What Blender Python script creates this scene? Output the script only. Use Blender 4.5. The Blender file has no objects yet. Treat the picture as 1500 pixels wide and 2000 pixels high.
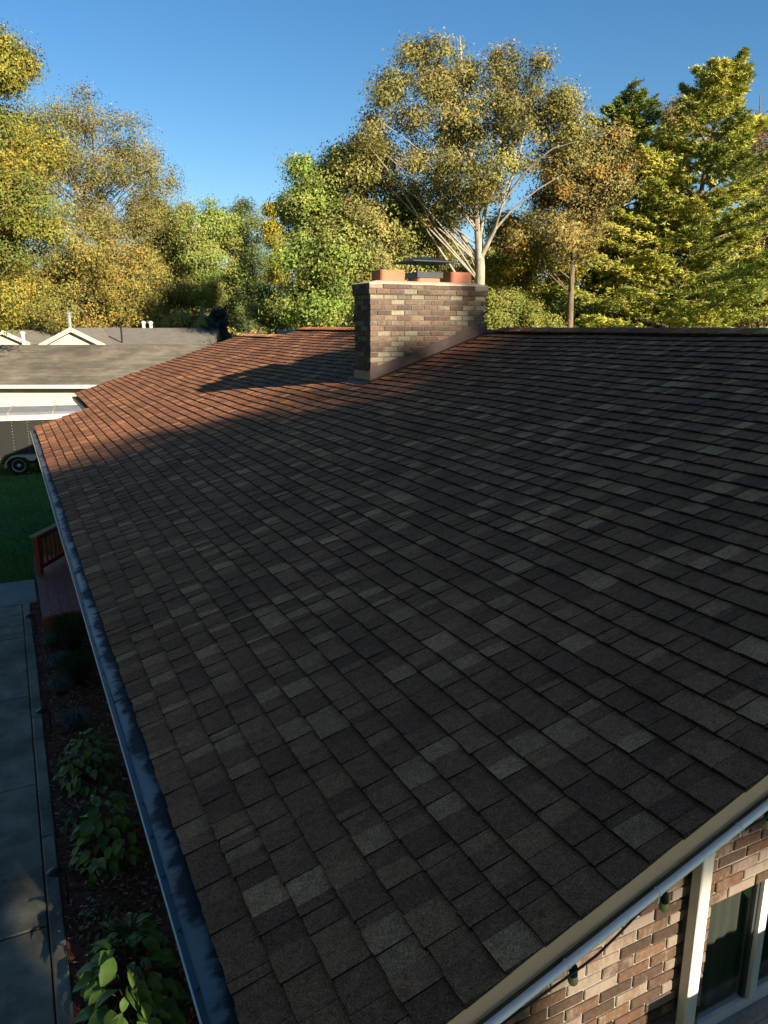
import bpy, math, random
import numpy as np

random.seed(7)
rng = np.random.default_rng(11)
SC = bpy.context.scene

# ------------------------------------------------------------------ camera, sky, sun, exposure
ZC = 4.58                                   # drone height over the lawn
FPX, PITCH, HEAD = 1465.0, math.atan(362 / 1465.0), math.radians(26.43)
cam = bpy.data.cameras.new('camera')
cam.sensor_fit = 'HORIZONTAL'; cam.sensor_width = 36.0; cam.lens = 36.0 * FPX / 1500.0
cam.clip_start = 0.05; cam.clip_end = 2000.0
camo = bpy.data.objects.new('camera', cam); SC.collection.objects.link(camo)
camo.location = (0, 0, ZC); camo.rotation_euler = (math.pi / 2 - PITCH, 0, -HEAD)
SC.camera = camo

SUN_EL, SUN_AZ = math.radians(20.5), math.radians(163.5)      # azimuth clockwise from +Y
world = bpy.data.worlds.new('World'); SC.world = world; world.use_nodes = True
wn = world.node_tree; wn.nodes.clear()
sky = wn.nodes.new('ShaderNodeTexSky'); sky.sky_type = 'NISHITA'; sky.sun_disc = False
sky.sun_elevation = SUN_EL; sky.sun_rotation = SUN_AZ
sky.air_density = 1.0; sky.dust_density = 0.3; sky.ozone_density = 2.5; sky.altitude = 100
bg = wn.nodes.new('ShaderNodeBackground'); bg.inputs['Strength'].default_value = 0.05
wo = wn.nodes.new('ShaderNodeOutputWorld')
hs = wn.nodes.new('ShaderNodeHueSaturation'); hs.inputs['Saturation'].default_value = 1.27; hs.inputs['Value'].default_value = 1.07
wn.links.new(sky.outputs[0], hs.inputs['Color']); wn.links.new(hs.outputs[0], bg.inputs[0]); wn.links.new(bg.outputs[0], wo.inputs[0])

sl = bpy.data.lights.new('sun', 'SUN'); sl.energy = 5.0; sl.angle = math.radians(0.6); sl.color = (1.0, 0.86, 0.66)
so = bpy.data.objects.new('sun', sl); SC.collection.objects.link(so)
sd = np.array([math.sin(SUN_AZ) * math.cos(SUN_EL), math.cos(SUN_AZ) * math.cos(SUN_EL), math.sin(SUN_EL)])
from mathutils import Vector, Matrix
so.rotation_euler = Vector(sd).to_track_quat('Z', 'Y').to_euler(); so.location = (8, -20, 30)

vs = SC.view_settings
SC.display_settings.display_device = 'sRGB'
vs.view_transform = 'Standard'; vs.look = 'None'; vs.gamma = 1.0; vs.use_curve_mapping = False; vs.exposure = 1.5
SC.cycles.max_bounces = 6; SC.cycles.diffuse_bounces = 3; SC.cycles.transparent_max_bounces = 8

# ------------------------------------------------------------------ survey helpers (sight lines -> real points)
def ray(u, v):
    x, y, z = u - 750, 1000 - v, FPX
    fw = z * math.cos(PITCH) + y * math.sin(PITCH); up = -z * math.sin(PITCH) + y * math.cos(PITCH)
    return np.array([fw * math.sin(HEAD) + x * math.cos(HEAD), fw * math.cos(HEAD) - x * math.sin(HEAD), up]) / math.hypot(fw, x)
def at(u, v, dist):
    r = ray(u, v) * dist; r[2] += ZC; return r
def proj(P):
    P = np.asarray(P, float); X, Y, Z = P[..., 0], P[..., 1], P[..., 2] - ZC
    fw = X * math.sin(HEAD) + Y * math.cos(HEAD); r = X * math.cos(HEAD) - Y * math.sin(HEAD)
    zc = fw * math.cos(PITCH) - Z * math.sin(PITCH); yc = fw * math.sin(PITCH) + Z * math.cos(PITCH)
    zc = np.where(zc > 0.05, zc, 0.05)
    return 750 + FPX * r / zc, 1000 - FPX * yc / zc, zc

# ------------------------------------------------------------------ mesh helpers
class MB:
    def __init__(s): s.v, s.f, s.c, s.n = [], [], [], 0
    def add(s, verts, faces, col=None):
        o = s.n; s.v.extend([tuple(p) for p in verts]); s.n += len(verts)
        for f in faces:
            s.f.append([i + o for i in f]); s.c.append(col if col is not None else (1, 1, 1, 0))
        return s
    def box(s, a, b, col=None):
        (x0, y0, z0), (x1, y1, z1) = a, b
        return s.add([(x0, y0, z0), (x1, y0, z0), (x1, y1, z0), (x0, y1, z0), (x0, y0, z1), (x1, y0, z1), (x1, y1, z1), (x0, y1, z1)],
                     [(3, 2, 1, 0), (4, 5, 6, 7), (0, 1, 5, 4), (1, 2, 6, 5), (2, 3, 7, 6), (3, 0, 4, 7)], col)
    def obox(s, c, ax, ay, az, col=None):                     # centre and three half-axis vectors
        c, ax, ay, az = map(np.asarray, (c, ax, ay, az)); P = []
        for k in (-1, 1):
            for i, j in ((-1, -1), (1, -1), (1, 1), (-1, 1)): P.append(c + i * ax + j * ay + k * az)
        return s.add(P, [(3, 2, 1, 0), (4, 5, 6, 7), (0, 1, 5, 4), (1, 2, 6, 5), (2, 3, 7, 6), (3, 0, 4, 7)], col)
    def prism(s, poly, d, col=None):                          # polygon (3d points) swept by vector d
        n = len(poly); d = np.asarray(d); A = [np.asarray(p, float) for p in poly]; B = [p + d for p in A]
        return s.add(A + B, [tuple(range(n))[::-1], tuple(range(n, 2 * n))] + [(i, (i + 1) % n, n + (i + 1) % n, n + i) for i in range(n)], col)
    def tube(s, pts, radii, sides=8, col=None, cap=True):
        pts = [np.asarray(p, float) for p in pts]; rings = []
        for i, p in enumerate(pts):
            t = pts[min(i + 1, len(pts) - 1)] - pts[max(i - 1, 0)]; t = t / (np.linalg.norm(t) + 1e-9)
            a = np.cross(t, (0, 0, 1.0) if abs(t[2]) < 0.9 else (1.0, 0, 0)); a /= np.linalg.norm(a); b = np.cross(t, a)
            rings.append([p + radii[i] * (math.cos(q) * a + math.sin(q) * b) for q in np.linspace(0, 2 * math.pi, sides, endpoint=False)])
        V = [p for r in rings for p in r]; F = []
        for i in range(len(pts) - 1):
            for k in range(sides):
                F.append((i * sides + k, i * sides + (k + 1) % sides, (i + 1) * sides + (k + 1) % sides, (i + 1) * sides + k))
        if cap: F += [tuple(range(sides))[::-1], tuple(range((len(pts) - 1) * sides, len(pts) * sides))]
        return s.add(V, F, col)
    def lathe(s, prof, c, ax, n=20, col=None):                # profile of (radius, height) about axis ax through c
        c = np.asarray(c, float); ax = np.asarray(ax, float); ax /= np.linalg.norm(ax)
        a = np.cross(ax, (0, 0, 1.0) if abs(ax[2]) < 0.9 else (1.0, 0, 0)); a /= np.linalg.norm(a); b = np.cross(ax, a)
        V = [c + h * ax + r * (math.cos(q) * a + math.sin(q) * b) for r, h in prof for q in np.linspace(0, 2 * math.pi, n, endpoint=False)]
        F = [(i * n + k, i * n + (k + 1) % n, (i + 1) * n + (k + 1) % n, (i + 1) * n + k) for i in range(len(prof) - 1) for k in range(n)]
        F += [tuple(range(n))[::-1], tuple(range((len(prof) - 1) * n, len(prof) * n))]
        return s.add(V, F, col)

WL = {}                                       # world location of every object, for plain parenting
def place(o, loc, parent):
    WL[o.name] = np.asarray(loc, float)
    SC.collection.objects.link(o)
    if parent is not None:
        o.parent = parent; o.location = Vector(WL[o.name] - WL[parent.name])
    else: o.location = Vector(loc)
    return o
def empty(name, loc, label, cat, group=None):
    o = bpy.data.objects.new(name, None); o.empty_display_size = 0.3
    place(o, loc, None); tag(o, label, cat, group); return o
def tag(o, label=None, cat=None, group=None, kind=None):
    if label: o['label'] = label
    if cat: o['category'] = cat
    if group: o['group'] = group
    if kind: o['kind'] = kind
    return o
def setcol(me, cols):
    a = me.attributes.new('col', 'FLOAT_COLOR', 'FACE')
    a.data.foreach_set('color', np.asarray(cols, np.float32).reshape(-1))
def build(mb, name, mat, parent=None, loc=None, smooth=False, recalc=True):
    """Link the collected shapes (world coordinates) as one mesh object whose origin is loc."""
    V = np.array(mb.v, float)
    if loc is None: loc = (V.min(0) + V.max(0)) / 2; loc[2] = V[:, 2].min()
    loc = np.asarray(loc, float)
    me = bpy.data.meshes.new(name); me.from_pydata([tuple(p) for p in (V - loc)], [], mb.f)
    if recalc:
        import bmesh
        bm = bmesh.new(); bm.from_mesh(me); bmesh.ops.recalc_face_normals(bm, faces=bm.faces); bm.to_mesh(me); bm.free()
    setcol(me, [c if len(c) == 4 else (*c, 0) for c in mb.c])
    if smooth: me.polygons.foreach_set('use_smooth', [True] * len(me.polygons))
    me.materials.append(mat); o = bpy.data.objects.new(name, me)
    return place(o, loc, parent)
def build_np(V, F, C, name, mat, parent=None, loc=(0, 0, 0), k=4, smooth=False):
    """Fast path: V (n,3) world, F (m,k) indices, C (m,4) face colours."""
    loc = np.asarray(loc, float); me = bpy.data.meshes.new(name); m = len(F)
    me.vertices.add(len(V)); me.vertices.foreach_set('co', (V - loc).astype(np.float32).reshape(-1))
    me.loops.add(m * k); me.loops.foreach_set('vertex_index', F.astype(np.int32).reshape(-1))
    me.polygons.add(m); me.polygons.foreach_set('loop_start', np.arange(0, m * k, k, dtype=np.int32))
    me.update(calc_edges=True); setcol(me, C); me.materials.append(mat)
    if smooth: me.polygons.foreach_set('use_smooth', [True] * m)
    return place(bpy.data.objects.new(name, me), loc, parent)

# ------------------------------------------------------------------ materials
def nodes(name):
    m = bpy.data.materials.new(name); m.use_nodes = True; nt = m.node_tree; nt.nodes.clear()
    out = nt.nodes.new('ShaderNodeOutputMaterial'); p = nt.nodes.new('ShaderNodeBsdfPrincipled')
    nt.links.new(p.outputs[0], out.inputs[0]); return m, nt, p
def N(nt, t, **kw):
    n = nt.nodes.new(t)
    for k, v in kw.items():
        if hasattr(n, k): setattr(n, k, v)
        else: n.inputs[k.replace('_', ' ')].default_value = v
    return n
def noise(nt, scale, detail=4, rough=0.6, coord='Position', stretch=None):
    g = N(nt, 'ShaderNodeNewGeometry'); t = N(nt, 'ShaderNodeTexNoise'); t.inputs['Scale'].default_value = scale
    t.inputs['Detail'].default_value = detail; t.inputs['Roughness'].default_value = rough
    if stretch:
        mp = N(nt, 'ShaderNodeMapping'); mp.inputs['Scale'].default_value = stretch
        nt.links.new(g.outputs['Position'], mp.inputs[0]); nt.links.new(mp.outputs[0], t.inputs['Vector'])
    else: nt.links.new(g.outputs['Position'], t.inputs['Vector'])
    return t
def ramp(nt, src, a, b, lo, hi):
    r = N(nt, 'ShaderNodeMapRange'); r.inputs[1].default_value = a; r.inputs[2].default_value = b
    r.inputs[3].default_value = lo; r.inputs[4].default_value = hi
    nt.links.new(src, r.inputs[0]); return r.outputs[0]
def mixc(nt, fac, a, b, mode='MIX'):
    m = N(nt, 'ShaderNodeMix', data_type='RGBA', blend_type=mode)
    for k, v in ((0, fac), (6, a), (7, b)):
        if hasattr(v, 'is_linked'): nt.links.new(v, m.inputs[k])
        else: m.inputs[k].default_value = v if not isinstance(v, tuple) else (*v[:3], 1)
    return m.outputs[2]
def bump(nt, p, h, strength, dist):
    b = N(nt, 'ShaderNodeBump'); b.inputs['Strength'].default_value = strength; b.inputs['Distance'].default_value = dist
    nt.links.new(h, b.inputs['Height']); nt.links.new(b.outputs[0], p.inputs['Normal'])
def spec(p, v):
    p.inputs['Specular IOR Level'].default_value = v
def plain(name, col, rough=0.7, var=0.25, scale=6.0, bmp=0.0, bscale=60, bdist=0.004, metal=0.0, sp=0.4, attr=False, stretch=None, dirt=None):
    m, nt, p = nodes(name)
    base = (*col, 1)
    if attr:
        a = N(nt, 'ShaderNodeAttribute', attribute_name='col'); base = mixc(nt, 1.0, a.outputs['Color'], (1, 1, 1))
        base = a.outputs['Color']
    n1 = noise(nt, scale, 5, 0.65, stretch=stretch)
    f = ramp(nt, n1.outputs[0], 0.3, 0.7, 1 - var, 1 + var)
    mul = N(nt, 'ShaderNodeVectorMath', operation='SCALE'); nt.links.new(f, mul.inputs['Scale'])
    if hasattr(base, 'is_linked'): nt.links.new(base, mul.inputs[0])
    else: mul.inputs[0].default_value = col
    c = mul.outputs[0]
    if dirt:
        n2 = noise(nt, dirt[1], 6, 0.7); c = mixc(nt, ramp(nt, n2.outputs[0], dirt[2], dirt[3], 0, dirt[4]), c, dirt[0])
    nt.links.new(c, p.inputs['Base Color'])
    p.inputs['Roughness'].default_value = rough; p.inputs['Metallic'].default_value = metal; spec(p, sp)
    if bmp: bump(nt, p, noise(nt, bscale, 4, 0.7).outputs[0], bmp, bdist)
    return m
M = {}
def shingle_mat():
    m, nt, p = nodes('asphalt_shingle'); a = N(nt, 'ShaderNodeAttribute', attribute_name='col')
    g = N(nt, 'ShaderNodeNewGeometry'); v = N(nt, 'ShaderNodeTexVoronoi'); v.inputs['Scale'].default_value = 330
    nt.links.new(g.outputs['Position'], v.inputs['Vector'])
    sx = N(nt, 'ShaderNodeSeparateColor'); nt.links.new(v.outputs['Color'], sx.inputs[0])
    f = ramp(nt, sx.outputs[0], 0, 1, 0.4, 1.6)
    n2 = noise(nt, 1.3, 4, 0.6); f2 = ramp(nt, n2.outputs[0], 0.3, 0.7, 0.82, 1.18)
    n3 = noise(nt, 28, 5, 0.7); f3 = ramp(nt, n3.outputs[0], 0.3, 0.7, 0.72, 1.28)
    mm = N(nt, 'ShaderNodeMath', operation='MULTIPLY'); nt.links.new(f, mm.inputs[0]); nt.links.new(f2, mm.inputs[1])
    m3 = N(nt, 'ShaderNodeMath', operation='MULTIPLY'); nt.links.new(mm.outputs[0], m3.inputs[0]); nt.links.new(f3, m3.inputs[1])
    sc = N(nt, 'ShaderNodeVectorMath', operation='SCALE'); nt.links.new(a.outputs['Color'], sc.inputs[0]); nt.links.new(m3.outputs[0], sc.inputs['Scale'])
    sp_ = ramp(nt, sx.outputs[1], 0.965, 0.975, 0, 0.6)
    nt.links.new(mixc(nt, sp_, sc.outputs[0], (0.33, 0.24, 0.17)), p.inputs['Base Color'])
    p.inputs['Roughness'].default_value = 0.92; spec(p, 0.25)
    bump(nt, p, v.outputs['Distance'], 0.35, 0.002); return m
M['shingle'] = shingle_mat()
def brick_mat(name, washcol):
    m, nt, p = nodes(name); a = N(nt, 'ShaderNodeAttribute', attribute_name='col')
    n1 = noise(nt, 38, 5, 0.7); f = ramp(nt, n1.outputs[0], 0.3, 0.7, 0.65, 1.3)
    sc = N(nt, 'ShaderNodeVectorMath', operation='SCALE'); nt.links.new(a.outputs['Color'], sc.inputs[0]); nt.links.new(f, sc.inputs['Scale'])
    n2 = noise(nt, 16, 5, 0.75, stretch=(1, 1, 0.45)); w = N(nt, 'ShaderNodeMath', operation='ADD')
    nt.links.new(n2.outputs[0], w.inputs[0]); nt.links.new(a.outputs['Alpha'], w.inputs[1])
    fac = ramp(nt, w.outputs[0], 0.64, 0.86, 0, 0.92)
    nt.links.new(mixc(nt, fac, sc.outputs[0], washcol), p.inputs['Base Color'])
    p.inputs['Roughness'].default_value = 0.9; spec(p, 0.2); bump(nt, p, n1.outputs[0], 0.5, 0.006); return m
M['brick'] = brick_mat('wall_brick', (0.185, 0.15, 0.12))
M['brick_c'] = brick_mat('chimney_brick', (0.21, 0.175, 0.13))
M['mortar'] = plain('mortar', (0.215, 0.20, 0.18), 0.95, 0.25, 20, 0.5, 90, 0.003)
M['mortar_c'] = plain('chimney_mortar', (0.13, 0.105, 0.085), 0.95, 0.35, 12, 0.5, 90, 0.003)
M['deck_felt'] = plain('roof_underlay', (0.02, 0.019, 0.018), 0.95, 0.1)
M['fascia'] = plain('tan_fascia_paint', (0.52, 0.365, 0.25), 0.55, 0.08, 3, 0.1, 30, 0.002, dirt=((0.3, 0.2, 0.14), 9, 0.6, 0.75, 0.5))
M['white'] = plain('white_paint', (0.62, 0.60, 0.56), 0.45, 0.06, 4, dirt=((0.4, 0.37, 0.3), 7, 0.58, 0.75, 0.35))
M['pvc'] = plain('white_pvc_pipe', (0.85, 0.83, 0.82), 0.35, 0.05, 5)
M['black'] = plain('black_plastic', (0.012, 0.013, 0.014), 0.45, 0.2, 10)
M['cap'] = plain('black_cap_metal', (0.02, 0.022, 0.026), 0.4, 0.3, 8, metal=0.4)
M['clay'] = plain('clay_flue_tile', (0.34, 0.135, 0.075), 0.8, 0.15, 9, 0.3, 60, 0.003, dirt=((0.1, 0.06, 0.05), 12, 0.58, 0.75, 0.6))
M['crown'] = plain('mortar_crown', (0.42, 0.35, 0.27), 0.9, 0.2, 8, 0.5, 40, 0.006)
M['flash'] = plain('brown_flashing', (0.045, 0.027, 0.023), 0.6, 0.25, 5, metal=0.2)
M['apron'] = plain('tan_apron_flashing', (0.19, 0.125, 0.05), 0.55, 0.25, 7)
M['concrete'] = plain('concrete', (0.27, 0.25, 0.19), 0.9, 0.4, 3.2, 0.4, 70, 0.004, dirt=((0.055, 0.06, 0.045), 1.1, 0.42, 0.7, 0.85))
M['concrete_l'] = plain('pale_concrete', (0.26, 0.27, 0.25), 0.9, 0.2, 2.5, 0.4, 70, 0.004)
M['soil'] = plain('mulch_soil', (0.20, 0.07, 0.04), 1.0, 0.5, 18, 0.8, 40, 0.02)
M['chips'] = plain('mulch_chips', (1, 1, 1), 0.95, 0.3, 30, attr=True)
M['lawn'] = plain('lawn_ground', (0.05, 0.13, 0.03), 1.0, 0.4, 0.7, 0.6, 25, 0.03)
M['redwood'] = plain('red_stained_wood', (0.24, 0.05, 0.03), 0.6, 0.3, 5, 0.2, 40, 0.003, stretch=(6, 1, 6))
M['redboard'] = plain('faded_red_decking', (0.30, 0.11, 0.095), 0.65, 0.25, 5, 0.2, 40, 0.003, stretch=(6, 1, 6), dirt=((0.3, 0.2, 0.17), 6, 0.55, 0.75, 0.5))
M['tanwood'] = plain('weathered_rail_wood', (0.34, 0.25, 0.17), 0.7, 0.2, 6)
M['greyroof'] = plain('weathered_grey_shingles', (0.15, 0.135, 0.10), 0.95, 0.3, 1.1, 0.5, 30, 0.02, stretch=(1, 1, 3), dirt=((0.045, 0.036, 0.028), 0.35, 0.45, 0.68, 0.85))
M['greyroof2'] = plain('grey_shingles', (0.15, 0.135, 0.11), 0.95, 0.2, 2.5, 0.5, 30, 0.02)
M['greycourse'] = plain('weathered_grey_courses', (1, 1, 1), 0.95, 0.3, 1.1, 0.5, 30, 0.02, attr=True, dirt=((0.05, 0.04, 0.03), 0.4, 0.42, 0.66, 0.8))
M['siding'] = plain('cream_siding', (0.52, 0.47, 0.38), 0.6, 0.06, 1.5)
M['gravelpanel'] = plain('dark_grey_trailer_panel', (0.014, 0.014, 0.0125), 0.45, 0.15, 1.5, metal=0.1)
M['silver'] = plain('silver_metal', (0.42, 0.42, 0.42), 0.35, 0.15, 2, metal=0.6)
M['rubber'] = plain('tyre_rubber', (0.012, 0.012, 0.012), 0.85, 0.2, 10)
M['chrome'] = plain('wheel_metal', (0.42, 0.43, 0.44), 0.35, 0.1, 6, metal=0.5)
M['bark_w'] = plain('pale_bark', (0.30, 0.26, 0.20), 0.9, 0.35, 2.5, 0.6, 12, 0.03, stretch=(2, 2, 0.5), dirt=((0.09, 0.07, 0.05), 1.4, 0.55, 0.7, 0.8))
M['bark'] = plain('brown_bark', (0.14, 0.10, 0.07), 0.95, 0.4, 3, 0.7, 12, 0.03, stretch=(2, 2, 0.4))
M['bulb'] = plain('unlit_yellow_bulb', (0.55, 0.48, 0.19), 0.25, 0.1, 20, sp=0.6)
M['curtain'] = plain('grey_curtain', (0.07, 0.066, 0.058), 0.9, 0.1, 8)
M['room'] = plain('dark_room', (0.03, 0.03, 0.03), 0.95, 0.1)
M['fence'] = plain('weathered_fence_board', (0.20, 0.15, 0.10), 0.85, 0.3, 4, stretch=(3, 3, 0.5))
def leaf_mat(name, trans=0.2):
    m, nt, p = nodes(name); nt.nodes.remove(p); out = nt.nodes['Material Output']
    a = N(nt, 'ShaderNodeAttribute', attribute_name='col')
    d = N(nt, 'ShaderNodeBsdfDiffuse'); t = N(nt, 'ShaderNodeBsdfTranslucent'); mx = N(nt, 'ShaderNodeMixShader')
    mx.inputs[0].default_value = trans
    nt.links.new(a.outputs['Color'], d.inputs[0]); nt.links.new(a.outputs['Color'], t.inputs[0])
    nt.links.new(d.outputs[0], mx.inputs[1]); nt.links.new(t.outputs[0], mx.inputs[2]); nt.links.new(mx.outputs[0], out.inputs[0])
    return m
M['leaf'] = leaf_mat('tree_leaf'); M['needle'] = leaf_mat('pine_needle', 0.15); M['blade'] = leaf_mat('grass_blade', 0.3)
M['plantleaf'] = plain('plant_leaf', (1, 1, 1), 0.55, 0.2, 14, attr=True, sp=0.35)
def glass_mat():
    m, nt, p = nodes('window_glass'); nt.nodes.remove(p); out = nt.nodes['Material Output']
    t = N(nt, 'ShaderNodeBsdfTransparent'); t.inputs[0].default_value = (0.84, 0.87, 0.86, 1)
    g = N(nt, 'ShaderNodeBsdfGlossy'); g.inputs['Roughness'].default_value = 0.03; lw = N(nt, 'ShaderNodeLayerWeight'); lw.inputs[0].default_value = 0.5; pw = N(nt, 'ShaderNodeMath', operation='POWER'); pw.inputs[1].default_value = 3.5; nt.links.new(lw.outputs['Facing'], pw.inputs[0])
    mx = N(nt, 'ShaderNodeMixShader'); nt.links.new(ramp(nt, pw.outputs[0], 0, 1, 0.04, 0.8), mx.inputs[0]); nt.links.new(t.outputs[0], mx.inputs[1]); nt.links.new(g.outputs[0], mx.inputs[2])
    nt.links.new(mx.outputs[0], out.inputs[0]); return m
M['glass'] = glass_mat()
def guard_mat():                                # perforated aluminium gutter guard with a dusty outer half and stained inner half
    m, nt, p = nodes('perforated_gutter_guard')
    g = N(nt, 'ShaderNodeNewGeometry'); s = N(nt, 'ShaderNodeSeparateXYZ'); nt.links.new(g.outputs['Position'], s.inputs[0])
    def mth(op, a, b=None):
        n = N(nt, 'ShaderNodeMath', operation=op)
        for i, q in ((0, a), (1, b)):
            if q is None: continue
            if hasattr(q, 'is_linked'): nt.links.new(q, n.inputs[i])
            else: n.inputs[i].default_value = q
        return n.outputs[0]
    k = 2 * math.pi / 0.0085
    sx = mth('SINE', mth('MULTIPLY', s.outputs[0], k)); sy = mth('SINE', mth('MULTIPLY', s.outputs[1], k * 0.8))
    dots = ramp(nt, mth('MULTIPLY', sx, sy), 0.28, 0.42, 0, 1)
    n1 = noise(nt, 14, 4, 0.6, stretch=(0.9, 1.3, 1)); n2 = noise(nt, 2.6, 4, 0.6, stretch=(0, 1, 0))
    edge = mth('ADD', s.outputs[0], mth('ADD', mth('MULTIPLY', mth('SUBTRACT', n1.outputs[0], 0.5), 0.16), mth('MULTIPLY', mth('SUBTRACT', n2.outputs[0], 0.5), 0.26)))
    stain = ramp(nt, edge, 0.365, 0.405, 0, 1)
    c = mixc(nt, stain, (0.16, 0.15, 0.145), (0.02, 0.023, 0.026))
    c = mixc(nt, mth('MULTIPLY', dots, 0.75), c, (0.012, 0.014, 0.02))
    nt.links.new(c, p.inputs['Base Color']); nt.links.new(ramp(nt, stain, 0, 1, 0.35, 0.1), p.inputs['Metallic'])
    nt.links.new(ramp(nt, stain, 0, 1, 0.42, 0.85), p.inputs['Roughness']); return m
M['guard'] = guard_mat()
M['gutter'] = plain('gutter_metal', (0.05, 0.057, 0.062), 0.4, 0.25, 6, metal=0.3, dirt=((0.05, 0.06, 0.07), 14, 0.5, 0.7, 0.6))

# ------------------------------------------------------------------ ground, walk, bed
def sheet(name, poly, z, mat, kind='structure', parent=None):
    mb = MB(); mb.add([(x, y, z) for x, y in poly], [tuple(range(len(poly)))]); o = build(mb, name, mat, parent, recalc=False)
    if kind: o['kind'] = kind
    return o
sheet('ground', [(-600, -400), (800, -400), (800, 1200), (-600, 1200)], 0.0, M['lawn'])
walk = sheet('walkway', [(-1.7, -3), (-0.03, -3), (-0.03, 14.75), (-1.7, 14.75)], 0.006, M['soil'])
def slab(name, x0, y0, x1, y1, mat, top=0.05):
    mb = MB(); b = 0.008
    mb.add([(x0, y0, 0.004), (x1, y0, 0.004), (x1, y1, 0.004), (x0, y1, 0.004), (x0, y0, top - b), (x1, y0, top - b), (x1, y1, top - b), (x0, y1, top - b),
            (x0 + b, y0 + b, top), (x1 - b, y0 + b, top), (x1 - b, y1 - b, top), (x0 + b, y1 - b, top)],
           [(8, 9, 10, 11)] + [(i, (i + 1) % 4, 4 + (i + 1) % 4, 4 + i) for i in range(4)] + [(4 + i, 4 + (i + 1) % 4, 8 + (i + 1) % 4, 8 + i) for i in range(4)])
    return build(mb, name, mat, walk)
js = [-2.9, -0.68, 1.4, 3.48, 5.56, 7.64, 9.74, 11.82, 13.36]
for a, b in zip(js[:-1], js[1:]): slab('concrete_slab', -1.66, a + 0.008, -0.168, b - 0.008, M['concrete'], 0.05 + random.uniform(-.004, .004))
slab('concrete_slab', -1.66, 13.376, 0.07, 14.68, M['concrete_l'])
ey = -2.9
while ey < 13.3:
    L = 2.4; e2 = min(ey + L, 13.36); slab('edging_strip', -0.155, ey + 0.006, -0.045 + random.uniform(-.006, .006), e2 - 0.006, M['concrete'], 0.062); ey = e2
sheet('mulch_bed', [(-0.045, -3), (1.0, -3), (1.0, 14.0), (-0.045, 14.0)], 0.02, M['soil'])
def scatter_quads(P, L, Wd, tilt, cols, jit=0.3):
    n = len(P); a = rng.uniform(0, 2 * np.pi, n); t = rng.normal(0, tilt, n)
    d = np.stack([np.cos(a) * np.cos(t), np.sin(a) * np.cos(t), np.sin(t)], 1); r = rng.normal(0, tilt, n)
    s = np.stack([-np.sin(a) * np.cos(r), np.cos(a) * np.cos(r), np.sin(r)], 1)
    L = (L * rng.uniform(0.5, 1.4, n))[:, None]; Wd = (Wd * rng.uniform(0.5, 1.4, n))[:, None]
    V = np.stack([P - d * L - s * Wd, P + d * L - s * Wd, P + d * L + s * Wd, P - d * L + s * Wd], 1).reshape(-1, 3)
    F = np.arange(4 * n).reshape(n, 4); C = cols[rng.integers(0, len(cols), n)] * rng.uniform(1 - jit, 1 + jit, (n, 1)); C = np.c_[C, np.zeros(n)]
    return V, F, C
n = 9000
P = np.c_[rng.uniform(-0.04, 0.95, n), rng.uniform(2.5, 13.8, n), rng.uniform(0.022, 0.045, n)]
V, F, C = scatter_quads(P, 0.022, 0.006, 0.35, np.array([(0.24, 0.085, 0.05), (0.15, 0.055, 0.035), (0.33, 0.13, 0.075), (0.08, 0.04, 0.025), (0.5, 0.33, 0.2)]))
tag(build_np(V, F, C, 'mulch', M['chips']), 'reddish brown bark mulch covering the bed under the eave', 'mulch', kind='stuff')
def blades(P, h, w, cols, lean=0.4):
    n = len(P); a = rng.uniform(0, 2 * np.pi, n); H = h * rng.uniform(0.5, 1.3, n)
    side = np.stack([np.cos(a), np.sin(a), np.zeros(n)], 1) * (w * rng.uniform(0.6, 1.3, n))[:, None]
    b = rng.uniform(0, 2 * np.pi, n); tip = P + np.stack([np.cos(b) * lean * H, np.sin(b) * lean * H, H], 1)
    V = np.stack([P - side, P + side, tip], 1).reshape(-1, 3); F = np.arange(3 * n).reshape(n, 3)
    C = cols[rng.integers(0, len(cols), n)] * rng.uniform(0.7, 1.3, (n, 1)); return V, F, np.c_[C, np.zeros(n)]
n = 60000
yy = 14.6 + 17 * rng.random(n) ** 1.5; P = np.c_[rng.uniform(-2.2, 3.0, n), yy, np.zeros(n)]
P = P[~((P[:, 0] > 0.05) & (P[:, 1] < 15.3)) & ~((P[:, 0] > 0.95) & (P[:, 1] < 20.3))]
V, F, C = blades(P, 0.06, 0.008, np.array([(0.10, 0.27, 0.05), (0.13, 0.30, 0.06), (0.065, 0.19, 0.035), (0.2, 0.28, 0.07)]), 0.6)
tag(build_np(V, F, C, 'grass', M['blade'], k=3), 'short dark green lawn grass beyond the walkway', 'grass', kind='stuff')

# ------------------------------------------------------------------ the house
TP, PA = 1 / 3.0, math.atan(1 / 3.0); CP, SP = math.cos(PA), math.sin(PA)
XE, XR, YN, YF, YFF = 0.427, 6.34, 1.42, 16.8, 20.35
XE2, XR2, XB = 1.515, 5.82, 12.25
NRM = np.array([-SP, 0, CP])
def rz(x): return ZC - 2.17 + x * TP
def wob(y, s):
    f = np.clip((y - 15.9) / 1.0, 0, 1); f = f * f * (3 - 2 * f)
    return (0.007 * np.sin(1.3 * y + 0.7 * s) * np.sin(0.9 * s + 0.4) + 0.005 * np.sin(2.9 * y - 1.1 * s + 1) + 0.05 * f * np.clip(1 - s / 7, 0, 1))
def surf(y, s, h):
    x = XE + s * CP; hh = h + wob(y, s); return np.array([x - SP * hh, y, rz(x) + CP * hh])
house = empty('brick_house', (XR, 9.0, 0), 'brown shingled brick house with a wide brick chimney, filling the frame', 'house')
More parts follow.
